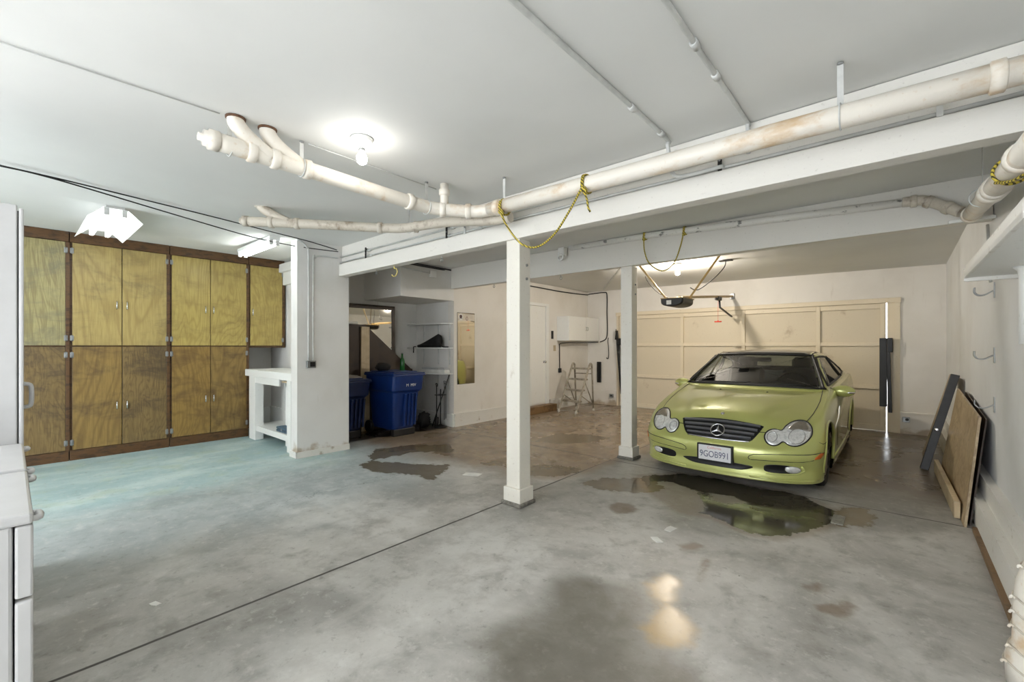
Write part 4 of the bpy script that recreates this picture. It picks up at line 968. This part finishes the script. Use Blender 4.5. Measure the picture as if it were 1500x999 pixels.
            part(ty, 'rim', rim, m_alu)
    # --- grille, intake, plate, badges
    gp = smoothpoly([(-.372, .618), (-.2, .640), (0, .649), (.2, .640), (.372, .618), (.378, .600), (.345, .540), (.285, .476), (.15, .470), (0, .468), (-.15, .470), (-.285, .476), (-.345, .540), (-.378, .600)], 3)
    gr = part(root, 'grille', patch('f', gp, .003), dark)
    part(gr, 'grille_rim', outline('f', gp, .004, .003), lens_gap)
    part(gr, 'chrome_trim', outline('f', [(lerp(-.29, .29, k/16), .474-.006*math.sin(PI*k/16)) for k in range(17)], .0075, .004, False), chrome)
    slat = plain('grey_grille_bar', srgb(150, 152, 160), .28, .8, .05)
    for zc_, hw in ((.505, .302), (.540, .326), (.575, .346), (.612, .364)):
        bar_ = MB(); Vv = []; Ff = []; N_ = 24
        for k in range(N_+1):
            x_ = lerp(-hw, hw, k/N_); zz = zc_+.020*(1-(x_/.38)**2)*((zc_-.47)/.16)
            for dz, o_ in ((-.010, .004), (-.006, .016), (.006, .016), (.010, .004)):
                p1, n1 = proj('f', x_, zz+dz); Vv.append(W(p1+n1*o_))
        for k in range(N_):
            for j in range(3): a = k*4+j; Ff.append((a, a+4, a+5, a+1))
        part(gr, 'grille_bar', bar_.add(Vv, Ff), slat)
    p1, n1 = proj('f', 0, .540); n1 = Vector((0, n1.y, n1.z)).normalized(); p1 = p1+n1*.026; u_ = Vector((1, 0, 0)); v_ = u_.cross(n1); v_ = -v_ if v_.z < 0 else v_
    star = MB().tube([W(p1+u_*(.064*math.cos(k*PI/16))+v_*(.064*math.sin(k*PI/16))) for k in range(32)], .0068, 8, True, True)
    for k in range(3):
        a = PI/2+k*2*PI/3; d_ = u_*math.cos(a)+v_*math.sin(a); s_ = u_*(-math.sin(a))+v_*math.cos(a)
        star.add([W(p1+s_*.015-d_*.006), W(p1-s_*.015-d_*.006), W(p1+d_*.062), W(p1+n1*.010), W(p1+d_*.062-n1*.003)], [(0, 2, 3), (1, 3, 2), (0, 4, 2), (1, 2, 4), (0, 3, 1)])
    part(gr, 'star_emblem', star, chrome, 'round chrome three-pointed star emblem')
    part(gr, 'emblem_backing', MB().lathe([(.066, 0), (.066, .012)], W(p1-n1*.020), n1, 24), dark)
    p2, n2_ = proj('f', 0, .700)
    part(root, 'hood_badge', MB().lathe([(.018, 0), (.018, .004), (.012, .006)], W(p2), n2_, 16), chrome)
    part(root, 'lower_intake', patch('f', smoothpoly([(-.321, .244), (-.18, .259), (0, .262), (.18, .259), (.310, .250), (.318, .232), (.232, .202), (.1, .197), (-.1, .197), (-.232, .202), (-.318, .228)], 3), .0035), dark)
    pf = part(root, 'number_plate', MB().box(CX-.172, CX+.166, CY-.026, CY+.03, .246, .418, .006), dark, 'black plate holder')
    pl_ = part(pf, 'plate', MB().box(CX-.155, CX+.149, CY-.030, CY-.024, .260, .406, .003), plain('white_plate', srgb(222, 222, 224), .4, 0, .03))
    Mt = Matrix.Translation((CX-.003, CY-.031, .318)) @ Matrix.Rotation(PI/2, 4, 'X')
    part(pf, 'plate_number', text_mb('9GOB991', .077, Mt @ Matrix.Diagonal((.88, 1.15, 1, 1)), .0008), plain('plate_blue', srgb(84, 88, 116), .5))
    Mt = Matrix.Translation((CX-.003, CY-.031, .384)) @ Matrix.Rotation(PI/2, 4, 'X')
    part(pf, 'plate_state', text_mb('California', .034, Mt, .0008), plain('plate_red', srgb(206, 140, 140), .5))
    # wipers and washer nozzles
    for a_, b_ in (((-.60, .936), (.02, .952)), ((-.02, .936), (.56, .944))):
        part(root, 'wiper', outline('f', [(lerp(a_[0], b_[0], k/12), lerp(a_[1], b_[1], k/12)) for k in range(13)], .009, .008, False), lens_gap)
    part(root, 'cowl_strip', outline('f', [(lerp(-.70, .70, k/24), .917+.008*(1-(k/12-1)**2)) for k in range(25)], .012, .002, False), lens_gap)
    for x_ in (-.25, .25):
        p3, n3 = proj('t', x_, 1.05); part(root, 'washer_nozzle', MB().ball(W(p3), .012, .016, .008, 8, 6), lens_gap)
    part(root, 'underbody', MB().box(CX-.62, CX+.62, CY+.15, CY+4.05, .16, .24, .02), well)
    return root
car()
# ------------------------------------------------------------------ bin alcove
def wheelie_bin(x, y0, y1, top, mat, label, marks=False, D=.50):
    """wheeled bin, front facing +x at x"""
    yc = (y0+y1)/2; hw = (y1-y0)/2
    t = thing('wheelie_bin', label, 'bin', (x-D/2, yc, 0), 'blue wheeled bins in the alcove')
    mb = MB(); Vv = []; Ff = []
    rows = [(.10, .66, .05), (.14, .68, .04), (top*.70, .84, .02), (top*.745, .98, -.015), (top-.05, 1.0, -.02), (top-.02, 1.0, -.02)]
    def ring(z, k, s):
        a = hw*k-.04; xf = x-s-(.10*(1-z/top)); xb = x-D+.06*(1-z/top); r = .05; P = []
        for cx_, cy_, a0 in ((xf-r, yc+a-r+.04, 0), (xb+r, yc+a-r+.04, PI/2), (xb+r, yc-a+r-.04, PI), (xf-r, yc-a+r-.04, 3*PI/2)):
            for j in range(5): P.append((cx_+r*math.cos(a0+j*PI/8), cy_+r*math.sin(a0+j*PI/8), z))
        return P
    for z, k, s in rows: Vv += ring(z, k, s)
    for i in range(len(rows)-1):
        for j in range(20): Ff.append((i*20+j, i*20+(j+1) % 20, (i+1)*20+(j+1) % 20, (i+1)*20+j))
    Ff.append(tuple(range(20))[::-1]); Ff.append(tuple(range((len(rows)-1)*20, len(rows)*20)))
    part(t, 'bin_body', mb.add(Vv, Ff), mat)
    part(t, 'rim', MB().box(x-D-.01, x+.03, y0-.015, y1+.015, top-.03, top, .012), mat)
    lid = part(t, 'lid', MB().box(x-D-.005, x+.02, y0-.01, y1+.01, top, top+.022, .010).box(x-D+.06, x-.08, y0+.07, y1-.07, top+.02, top+.038, .015), mat)
    for k in (-.10, -.035, .03, .095):
        part(t, 'front_rib', MB().prism([(x-.088, .16), (x-.062, .16), (x-.012, top*.68), (x-.04, top*.68)], 'y', yc+k-.014+.06, yc+k+.014+.06), mat)
    for s in (-1, 1):
        part(t, 'wheel', MB().lathe([(.09, -.03), (.10, -.02), (.10, .02), (.09, .03)], (x-D+.03, yc+s*(hw-.06), .10), (0, 1, 0), 18), m_black)
    part(t, 'foot', MB().box(x-.20, x-.12, y0+.09, y1-.09, 0, .11, .01), m_black)
    part(t, 'handle_bar', MB().tube([(x-D-.04, y0+.08, top-.03), (x-D-.04, y1-.08, top-.03)], .014, 8), m_black)
    if marks:
        M = Matrix.Translation((x+.012, yc+.03, top-.17)) @ Matrix(((0, 0, 1), (1, 0, 0), (0, 1, 0))).to_4x4()
        part(t, 'bin_marking', text_mb('M  MIV', .062, M, .001), m_paper, 'small white printed letters')
    return t
wheelie_bin(-5.70, 3.80, 4.37, .965, m_blue, 'bright blue wheeled bin with small white letters, standing by the corner shelves', True, .80)
wheelie_bin(-6.10, 3.17, 3.66, .875, m_navy, 'dark blue wheeled bin standing in shade next to the stub wall', False, .46)
t = thing('framed_mirror', 'large dark-framed mirror leaning on the alcove back wall behind the bins', 'mirror', (-6.7, 3.9, 0))
R_ = Matrix.Translation((-6.70, 0, 0)) @ Matrix.Rotation(-.014, 4, 'Y')
fr_ = MB()
for b_ in ((3.22, 4.50, 2.03, 2.10), (3.22, 4.50, 0, .07), (3.22, 3.28, .07, 2.03), (4.44, 4.50, .07, 2.03)): fr_.box(0, .03, *b_, .004, 1, R_)
part(t, 'frame', fr_, m_darkboard); part(t, 'glass', MB().box(.008, .016, 3.28, 4.44, .07, 2.03, 0, 1, R_), m_mirror)
solid('brown_board', MB().prism([(3.20, 0), (4.82, 0), (4.82, .985), (4.78, 1.0), (3.88, 1.755), (3.20, 1.755)], 'x', -6.645, -6.625), m_darkboard, 'dark brown board with a sloping top edge, standing behind the bins', 'board')
solid('wood_batten', MB().box(-6.620, -6.590, 3.79, 3.94, 0, 1.72, .003), m_lumber, 'pale upright wooden batten in front of the dark sloping board', 'wood')
solid('white_plank', MB().box(-6.66, -6.50, 3.16, 3.68, 1.757, 1.795, .004), m_white, 'short white plank lying on top of the dark sloping board', 'plank')
t = thing('bottle', 'green glass bottle standing on the corner of the bright blue bin lid', 'bottle', (-6.19, 4.30, .988))
part(t, 'bottle_body', MB().lathe([(.036, 0), (.040, .012), (.040, .15), (.034, .185), (.016, .225), (.014, .27), (.017, .272), (.017, .283)], (-6.19, 4.30, .9885), (0, 0, 1), 18), m_greenbottle)
part(t, 'cap', MB().lathe([(.0165, 0), (.0165, .018)], (-6.19, 4.30, 1.272), (0, 0, 1), 14), m_steel)
def lump(c, sx, sy, sz, seed, n=0.25):
    rr = random.Random(seed); mb = MB().ball(c, sx, sy, sz, 16, 10)
    off = [rr.uniform(1-n, 1+n*.4) for _ in mb.v]
    mb.v = [tuple(c[i]+(p[i]-c[i])*k for i in range(3)) for p, k in zip(mb.v, off)]
    zmin = c[2]-sz*.80
    mb.v = [(p[0], p[1], max(p[2], zmin)) for p in mb.v]; return mb
solid('cloth_bag', lump((-6.30, 4.00, 1.062), .11, .13, .075, 3), m_bagblack, 'dark crumpled bag on the bright blue bin lid', 'bag')
solid('paper_bundle', MB().box(-6.50, -6.20, 3.26, 3.56, .914, .938, .006).box(-6.48, -6.23, 3.30, 3.53, .938, .952, .005), stained('grey_paper', srgb(132, 126, 118), srgb(80, 76, 72)), 'flattened grey papers lying on the dark blue bin lid', 'papers')
solid('plastic_bag', lump((-6.16, 4.72, .12), .08, .14, .15, 5), m_bagblack, 'black plastic bag slumped on the floor between blue bin and fire irons', 'bag')
# corner shelves
for z, lb in ((1.80, 'top empty white corner shelf'), (1.375, 'middle white corner shelf holding a black bag'), (.93, 'lowest white corner shelf holding a white box')):
    poly = [(-6.838, 5.068), (-6.838, 4.86), (-6.70, 4.80), (-6.35, 4.80), (-5.92, 4.90), (-5.80, 5.0), (-5.80, 5.068)]
    t = thing('corner_shelf', lb, 'shelf', (-6.3, 4.95, z-.02), 'white shelves in the alcove corner')
    part(t, 'board', MB().prism(poly, 'z', z-.020, z), m_white)
    for xx in (-6.60, -6.18, -5.88): part(t, 'bracket', MB().box(xx-.010, xx+.010, 5.052, 5.069, z-.30, z-.02), m_galv)
t = thing('shoulder_bag', 'long black bag lying on the middle corner shelf', 'bag', (-6.3, 4.93, 1.376))
bb = MB(); Vv = []; Ff = []; N_ = 12
sect = [(-6.62, .025, .03), (-6.55, .03, .04), (-6.42, .05, .05), (-6.28, .075, .06), (-6.15, .10, .065), (-6.05, .12, .065), (-6.0, .11, .055), (-5.985, .06, .03)]
for xx, hz, hy_ in sect:
    for k in range(N_):
        a = 2*PI*k/N_; Vv.append((xx, 4.95+hy_*math.cos(a), 1.376+max(0, hz*(1+math.sin(a)))+(.03 if xx > -6.1 and math.sin(a) < 0 else 0)*0))
for i in range(len(sect)-1):
    for k in range(N_): Ff.append((i*N_+k, i*N_+(k+1) % N_, (i+1)*N_+(k+1) % N_, (i+1)*N_+k))
Ff += [tuple(range(N_))[::-1], tuple(range((len(sect)-1)*N_, len(sect)*N_))]
part(t, 'bag_body', bb.add(Vv, Ff, True), m_bagblack)
part(t, 'strap', MB().tube(spline([(-6.0, 4.92, 1.46), (-5.93, 4.95, 1.39), (-5.86, 4.98, 1.385), (-5.84, 5.0, 1.385)], 6), .010, 8).tube(spline([(-6.60, 4.88, 1.39), (-6.56, 4.80, 1.385), (-6.54, 4.785, 1.34), (-6.545, 4.785, 1.28)], 6), .009, 8), m_bagblack)
t = thing('white_box', 'flat white box on the lowest corner shelf', 'box', (-6.1, 4.97, .9305))
part(t, 'box_base', MB().box(-6.48, -5.86, 4.93, 5.05, .9305, .985, .004), m_paper)
part(t, 'lid', MB().box(-6.49, -6.02, 4.925, 5.055, .985, 1.02, .004).box(-6.02, -5.87, 4.935, 5.05, .985, 1.008, .004), m_enamel)
# fire irons
t = thing('fire_iron_stand', 'black fire iron set on a stand below the corner shelves', 'fire irons', (-5.98, 4.9, 0))
cx_, cy_ = -5.93, 4.90
part(t, 'base', MB().lathe([(.11, 0), (.11, .02), (.03, .045), (.014, .06)], (cx_, cy_, 0), (0, 0, 1), 20), m_blackm)
part(t, 'pole', MB().tube([(cx_, cy_, .05), (cx_, cy_, .66)], .010, 8).tube([(cx_+.10*math.cos(k*PI/8), cy_+.10*math.sin(k*PI/8), .56) for k in range(16)], .006, 6, True, True).tube([(cx_-.10, cy_, .56), (cx_+.10, cy_, .56)], .006, 6), m_blackm)
for k, (dx, dy, h_) in enumerate(((-.10, 0, .74), (0, -.09, .76), (.02, .10, .78), (.10, .0, .80))):
    x_, y_ = cx_+dx, cy_+dy
    tl_ = part(t, 'iron', MB().tube([(x_, y_, .14), (x_, y_, h_-.05)], .006, 8), m_blackm)
    part(tl_, 'handle_ring', MB().tube([(x_+.018*math.cos(j*PI/7), y_+.006*math.sin(j), h_-.02+.026*math.sin(j*PI/7)) for j in range(14)], .0055, 6, True, True), m_blackm)
    if k == 0: part(tl_, 'shovel', MB().box(x_-.045, x_+.045, y_-.008, y_+.008, .06, .17, .006), m_blackm)
    if k == 1: part(tl_, 'brush', MB().lathe([(.018, .05), (.034, .06), (.026, .16), (.010, .18)], (x_, y_, 0), (0, 0, 1), 12), m_blackm)
solid('metal_rod', MB().tube([(-6.08, 4.84, .008), (-5.84, 5.02, .905)], .010, 8), m_blackm, 'dark rod leaning behind the fire irons against the lowest shelf', 'rod')
# wall mirror
t = thing('wall_mirror', 'narrow unframed mirror on the white side wall near the alcove', 'mirror', (-5.77, 5.35, .73))
part(t, 'glass', MB().box(-5.780, -5.772, 5.150, 5.560, .735, 1.985, .002), m_mirror)
part(t, 'backing_edge', MB().box(-5.7795, -5.776, 5.145, 5.565, .730, 1.990), m_black)
part(t, 'round_sticker', MB().lathe([(.055, 0), (.055, .0015)], (-5.772, 5.225, 1.915), (1, 0, 0), 20), m_paper)
part(t, 'sticker_marking', MB().ball((-5.7705, 5.225, 1.925), .0012, .034, .026, 12, 8).box(-5.7709, -5.7697, 5.19, 5.26, 1.885, 1.90), plain('sticker_dark', srgb(70, 40, 38), .6))
part(t, 'paper_strip', MB().box(-5.7722, -5.7712, 5.152, 5.556, 1.855, 1.972), plain('pale_sticker', srgb(206, 196, 180), .6))
part(t, 'sticker_ring', MB().tube([(-5.771, 5.37+.022*math.cos(k*PI/8), 1.89+.034*math.sin(k*PI/8)) for k in range(16)], .004, 6, True, True), plain('sticker_rust', srgb(120, 70, 60), .6))

# ------------------------------------------------------------------ back corner by the house door
t = thing('wall_cupboard', 'small white cupboard mounted in the far corner above the step ladder', 'cupboard', (-5.6, 8.7, 1.52))
part(t, 'body', MB().box(-5.778, -5.47, 8.13, 9.43, 1.52, 2.07, .004), m_white)
for a_, b_ in ((8.135, 8.855), (8.862, 9.425)): part(t, 'door', MB().box(-5.47, -5.452, a_, b_, 1.525, 2.065, .003), m_white)
for yy in (8.83, 8.89): part(t, 'handle', MB().tube([(-5.452, yy, 1.76), (-5.432, yy, 1.765), (-5.432, yy, 1.835), (-5.452, yy, 1.84)], .006, 6), m_steel)
solid('door_control', MB().box(-5.78, -5.755, 7.915, 7.975, 1.56, 1.74, .005).box(-5.756, -5.748, 7.93, 7.96, 1.59, 1.63, .003).box(-5.756, -5.748, 7.93, 7.96, 1.66, 1.70, .003), m_black, 'narrow black garage door control beside the house door', 'control')
solid('light_switch', MB().box(-5.78, -5.768, 8.00, 8.08, 1.29, 1.42, .003).box(-5.769, -5.758, 8.03, 8.05, 1.335, 1.375, .002), plain('beige_plate', srgb(178, 164, 138), .5), 'beige light switch below the black door control', 'switch')
t = thing('step_ladder', 'dull aluminium step ladder with four treads, below the white wall cupboard', 'ladder', (-5.2, 8.0, 0))
xl, xr = -5.42, -4.98
for x_ in (xl, xr):
    rail = spline([(x_, 7.70, .03), (x_, 7.95, .50), (x_, 8.20, .97), (x_, 8.25, 1.02), (x_, 8.30, 1.00), (x_, 8.31, .95)], 5)
    part(t, 'front_rail', MB().tube(rail, .021, 10), m_alu)
    part(t, 'leg', MB().tube([(x_, 8.31, .96), (x_, 8.34, .5), (x_, 8.37, .03)], .019, 10), m_alu)
    part(t, 'brace', MB().tube([(x_, 7.88, .36), (x_, 8.36, .12)], .011, 8).tube([(x_, 8.03, .64), (x_, 8.36, .12)], .011, 8), m_alu)
    for y_ in (7.69, 8.37): part(t, 'rubber_foot', MB().lathe([(.030, 0), (.032, .03), (.020, .05), (.018, .07)], (x_, y_, 0), (0, 0, 1), 12), plain('grey_foot', srgb(186, 182, 172), .7))
for k in range(4):
    z_ = .24+.225*k; y_ = 7.70+.53*z_
    part(t, 'tread', MB().box(xl, xr, y_-.02, y_+.09, z_-.022, z_+.014, .004), m_alu)
part(t, 'rear_bar', MB().tube([(xl, 8.365, .12), (xr, 8.365, .12)], .010, 8).tube([(xl, 8.32, .80), (xr, 8.32, .80)], .010, 8), m_alu)
solid('black_bracket', MB().box(-5.50, -5.40, 9.405, 9.45, .52, 1.02, .006).box(-5.47, -5.43, 9.385, 9.41, .56, .98, .004), m_blackm, 'black metal channel fixed to the corner behind the step ladder', 'bracket')
def outlet(x, label):
    t = thing('wall_outlet', label, 'outlet', (x, 9.40, .20), 'low outlets by the garage door')
    part(t, 'box', MB().box(x-.045, x+.045, 9.375, 9.42, .19, .27, .006), m_steel)
    part(t, 'plug', MB().lathe([(.022, 0), (.022, .02), (.012, .03)], (x+.012, 9.376, .235), (0, -1, 0), 12), m_black)
outlet(-5.10, 'low grey outlet left of the garage door')
outlet(.10, 'low grey outlet right of the garage door')

# ------------------------------------------------------------------ garage door opener
t = thing('garage_door_opener', 'black garage door opener hanging over the car on two angled braces', 'opener', (-2.46, 6.6, 1.93))
ox, oy, oz = -2.46, 6.50, 2.09
mb = MB(); Vv = []; Ff = []; N_ = 18; dep = [(0, .90), (.03, 1.0), (.42, 1.0), (.46, .92)]
outl = [(-.165, 0)]+[(-.165*math.cos(PI*k/N_), -.028-.085*math.sin(PI*k/N_)**.7) for k in range(N_+1)]+[(.165, 0)]
for d_, k_ in dep: Vv += [(ox+a*k_, oy+d_-.2, oz+b*k_) for a, b in outl]
m2 = len(outl)
for i in range(len(dep)-1):
    for k in range(m2): Ff.append((i*m2+k, i*m2+(k+1) % m2, (i+1)*m2+(k+1) % m2, (i+1)*m2+k))
Ff += [tuple(range(m2))[::-1], tuple(range((len(dep)-1)*m2, len(dep)*m2))]
part(t, 'housing', mb.add(Vv, Ff), m_black)
part(t, 'top_plate', MB().box(ox-.17, ox+.17, oy-.18, oy+.26, oz, oz+.015, .004), m_brass)
part(t, 'label_plate', MB().box(ox-.07, ox+.0, oy-.206, oy-.199, oz-.085, oz-.025, .002), m_paper)
part(t, 'rail', MB().bar((ox, oy+.10, oz+.04), (ox, 9.44, 2.385), .045, .04, .004), m_brass)
part(t, 'wall_bracket', MB().box(ox-.04, ox+.04, 9.40, 9.45, 2.33, 2.44, .004), m_steel)
tr_ = part(t, 'trolley', MB().box(ox-.035, ox+.035, 8.42, 8.62, 2.235, 2.30, .006), m_black)
part(tr_, 'door_arm', MB().bar((ox, 8.58, 2.25), (ox, 8.62, 2.10), .03, .02, .003).bar((ox, 8.62, 2.11), (ox, 9.38, 1.98), .035, .02, .003), m_black)
part(tr_, 'release_cord', MB().tube([(ox, 8.50, 2.24), (ox, 8.50, 1.85)], .003, 6), m_red)
part(tr_, 'release_handle', MB().tube([(ox-.06, 8.50, 1.845), (ox+.06, 8.50, 1.845)], .012, 8).tube([(ox, 8.50, 1.85), (ox, 8.50, 1.87)], .010, 8), m_red)
for (a_, b_) in (((ox-.14, oy-.02, oz+.01), (-3.02, 6.30, 2.715)), ((ox+.14, oy+.12, oz+.01), (-1.90, 6.66, 2.70))):
    part(t, 'brace', MB().bar(a_, b_, .028, .006, 0, (0, 1, 0)), m_brass)
part(t, 'power_lead', MB().tube(spline([(ox-.12, oy+.1, oz+.018), (ox-.30, oy+.0, oz+.14), (ox-.42, oy-.05, oz+.30), (ox-.45, oy-.08, oz+.38)], 6), .006, 7), m_rubber)
solid('cable', MB().tube(spline([(-2.40, 6.9, 2.30), (-2.36, 7.0, 2.27), (-2.28, 7.05, 2.30), (-2.10, 7.1, 2.45), (-1.98, 7.15, 2.60), (-1.96, 7.15, 2.70)], 6), .008, 7).box(-2.05, -1.87, 7.1, 7.2, 2.688, 2.70), m_rubber, 'loose bent cable hanging from the ceiling behind the door opener', 'cable')
solid('ceiling_strut', MB().bar((-2.75, 5.62, 2.66), (-5.05, 8.95, 2.69), .035, .03, .003), m_galv, 'painted strip under the ceiling running to the far corner', 'strut')
t = thing('pipe_bracket', 'small white bracket under the ceiling between the two beams', 'bracket', (-3.35, 4.7, 2.55))
part(t, 'plate', MB().box(-3.47, -3.37, 4.90, 4.99, 2.62, 2.735, .01), m_white); part(t, 'ring', MB().tube([(-3.42+.04*math.cos(k*PI/8), 4.90, 2.60+.04*math.sin(k*PI/8)) for k in range(16)], .012, 8, True, True), m_white)

# ------------------------------------------------------------------ boards, shelf and pipe on the right wall
t = thing('plywood_sheet', 'pale plywood sheet with wavy grain leaning on the right wall', 'plywood', (.42, 5.9, 0))
def quad_slab(P, n_, th, mb=None):
    n_ = Vector(n_).normalized()*th; P = [Vector(p) for p in P]; Q = [p+n_ for p in P]
    return (mb or MB()).add(P+Q, [(0, 1, 2, 3), (7, 6, 5, 4), (0, 4, 5, 1), (1, 5, 6, 2), (2, 6, 7, 3), (3, 7, 4, 0)])
part(t, 'sheet', quad_slab([(.385, 4.87, .0), (.345, 6.72, 0), (.475, 6.62, .95), (.478, 5.02, .84)], (1, .03, -.1), .016), m_ply_pale)
solid('backing_panel', quad_slab([(.420, 4.93, .0), (.400, 6.6, .0), (.525, 6.5, .93), (.525, 5.10, .82)], (1, .03, -.1), .010), m_darkboard, 'dark panel standing between the plywood sheet and the wall', 'board')
solid('lumber_piece', MB().bar((.362, 5.05, .076), (.322, 6.76, .076), .038, .14, .004), m_lumber, 'pale length of lumber on edge in front of the plywood sheet', 'lumber')
m_dkframe = plain('charcoal_painted_wood', srgb(44, 42, 42), .45, 0, .15, 14)
t = thing('dark_panel', 'panel with a charcoal edge bar leaning on the wall beyond the plywood sheet', 'panel', (.35, 7.3, 0))
part(t, 'edge_frame', MB().bar((.225, 6.86, .0), (.485, 6.98, 1.08), .075, .05, .004, (0, 1, 0)), m_dkframe)
part(t, 'panel_face', quad_slab([(.235, 6.88, .03), (.235, 7.72, .03), (.490, 7.78, 1.05), (.490, 7.0, 1.05)], (1, 0, -.2), .015), m_ply_pale)
part(t, 'bolt', MB().lathe([(.020, 0), (.020, .01), (.010, .016)], (.33, 6.885, .46), (0, -1, .1), 12), m_chrome)
t = thing('wall_shelf', 'deep white shelf with chipped edges high on the right wall', 'shelf', (.43, 3.0, 1.80))
poly = [(.300, 3.82), (.300, 2.13), (.40, 1.80), (.558, 1.55), (.558, 3.82)]
part(t, 'board', MB().prism(poly, 'z', 1.812, 1.832), m_white)
mb = MB().bar((.309, 3.82, 1.835), (.309, 2.13, 1.835), .018, .052, .002).bar((.309, 2.13, 1.835), (.405, 1.80, 1.835), .018, .052, .002).bar((.405, 1.80, 1.835), (.555, 1.55, 1.835), .018, .052, .002)
part(t, 'front_lip', mb, m_trim)
part(t, 'end_board', MB().box(.300, .558, 3.805, 3.83, 1.79, 1.845, .003), m_trim)
part(t, 'upper_lip', MB().bar((.318, 3.82, 1.875), (.318, 2.13, 1.875), .016, .030, .002).bar((.318, 2.13, 1.875), (.414, 1.81, 1.875), .016, .030, .002), m_trim)
part(t, 'support', MB().lathe([(.058, 0), (.040, -.02), (.034, -.05), (.034, -.40)], (.505, 3.45, 1.812), (0, 0, 1), 16), m_white)
part(t, 'corner_bracket', MB().box(.302, .335, 3.83, 3.85, 1.80, 1.87), m_galv)
solid('conduit_drop', MB().tube([(.545, 5.2, 2.38), (.545, 5.05, 1.90)], .010, 8), m_galv, 'thin conduit dropping down the right wall behind the deep shelf', 'conduit')
for z, lb, nn_ in ((1.83, 'topmost double wire hook on the right wall', 2), (1.33, 'middle double wire hook on the right wall', 2), (.95, 'lowest single wire hook on the right wall above the plywood', 1)):
    t = thing('wall_hook', lb, 'hook', (.545, 4.98, z-.05), 'wire hooks in a column on the right wall')
    part(t, 'plate', MB().box(.553, .5605, 4.965, 4.995, z-.06, z+.06, .002), m_steel)
    for k in range(nn_):
        y_ = 4.98+.045*k-.0
        part(t, 'prong', MB().tube(spline([(.556, y_, z), (.51, y_+.01, z-.03), (.475, y_+.015, z-.03), (.455, y_+.02, z-.005), (.455, y_+.02, z+.03)], 6), .005, 7), m_steel)
t = thing('wrapped_pipe', 'fat white pipe bound with wire bands, standing at the lower right edge', 'pipe', (.45, 2.76, 0))
px_, py_ = .455, 2.76
part(t, 'pipe', MB().lathe([(.115, 0), (.118, .10), (.112, .14), (.098, .17), (.094, .34), (.088, .42), (.070, .49), (.055, .53)], (px_, py_, 0), (0, 0, 1), 24), m_pipe)
part(t, 'neck', MB().tube(spline([(px_, py_, .50), (px_, py_, .56), (px_+.03, py_, .62), (px_+.10, py_, .64)], 6), .055, 16), m_pipe)
for z_, r_ in ((.09, .120), (.155, .106), (.24, .0985), (.30, .0965), (.36, .0955), (.49, .0725)):
    rb = part(t, 'wire_band', MB().tube([(px_+r_*math.cos(k*PI/14), py_+r_*math.sin(k*PI/14), z_+.006*math.sin(k*1.3)) for k in range(28)], .0045, 6, True, True), m_pipe2)
    part(rb, 'twist', MB().tube(spline([(px_-r_*.93, py_-r_*.3, z_), (px_-r_-.006, py_-r_*.35, z_+.010), (px_-r_-.010, py_-r_*.3, z_-.002)], 4), .005, 6), m_pipe)
# scraps on the floor
for i, (x_, y_, s_, lb) in enumerate(((-3.49, 3.33, .10, 'rectangular pale paper scrap on the floor left of the nearer post'), (-1.31, 3.33, .055, 'pale scrap on the floor in front of the puddle, farther of the pair'), (-1.31, 3.08, .05, 'pale scrap on the floor in front of the puddle, nearer of the pair'), (-3.03, .52, .03, 'tiny white scrap on the floor near the appliances'))):
    a = .5+i; M = Matrix.Translation((x_, y_, 0)) @ Matrix.Rotation(a, 4, 'Z')
    solid('paper_scrap', MB().prism([(-s_, -s_*.5), (s_*.8, -s_*.6), (s_, s_*.4), (.1*s_, s_*.55), (-s_*.9, s_*.4)], 'z', .0005, .004, M), m_paper, lb, 'scrap', 'paper scraps on the floor')
solid('floor_plate', MB().box(-.40, -.32, 4.28, 4.50, .0, .008, .002), plain('galvanised_floor_plate', srgb(150, 148, 140), .6, .3, .3, 60), 'small speckled metal plate at the right end of the puddle', 'plate')
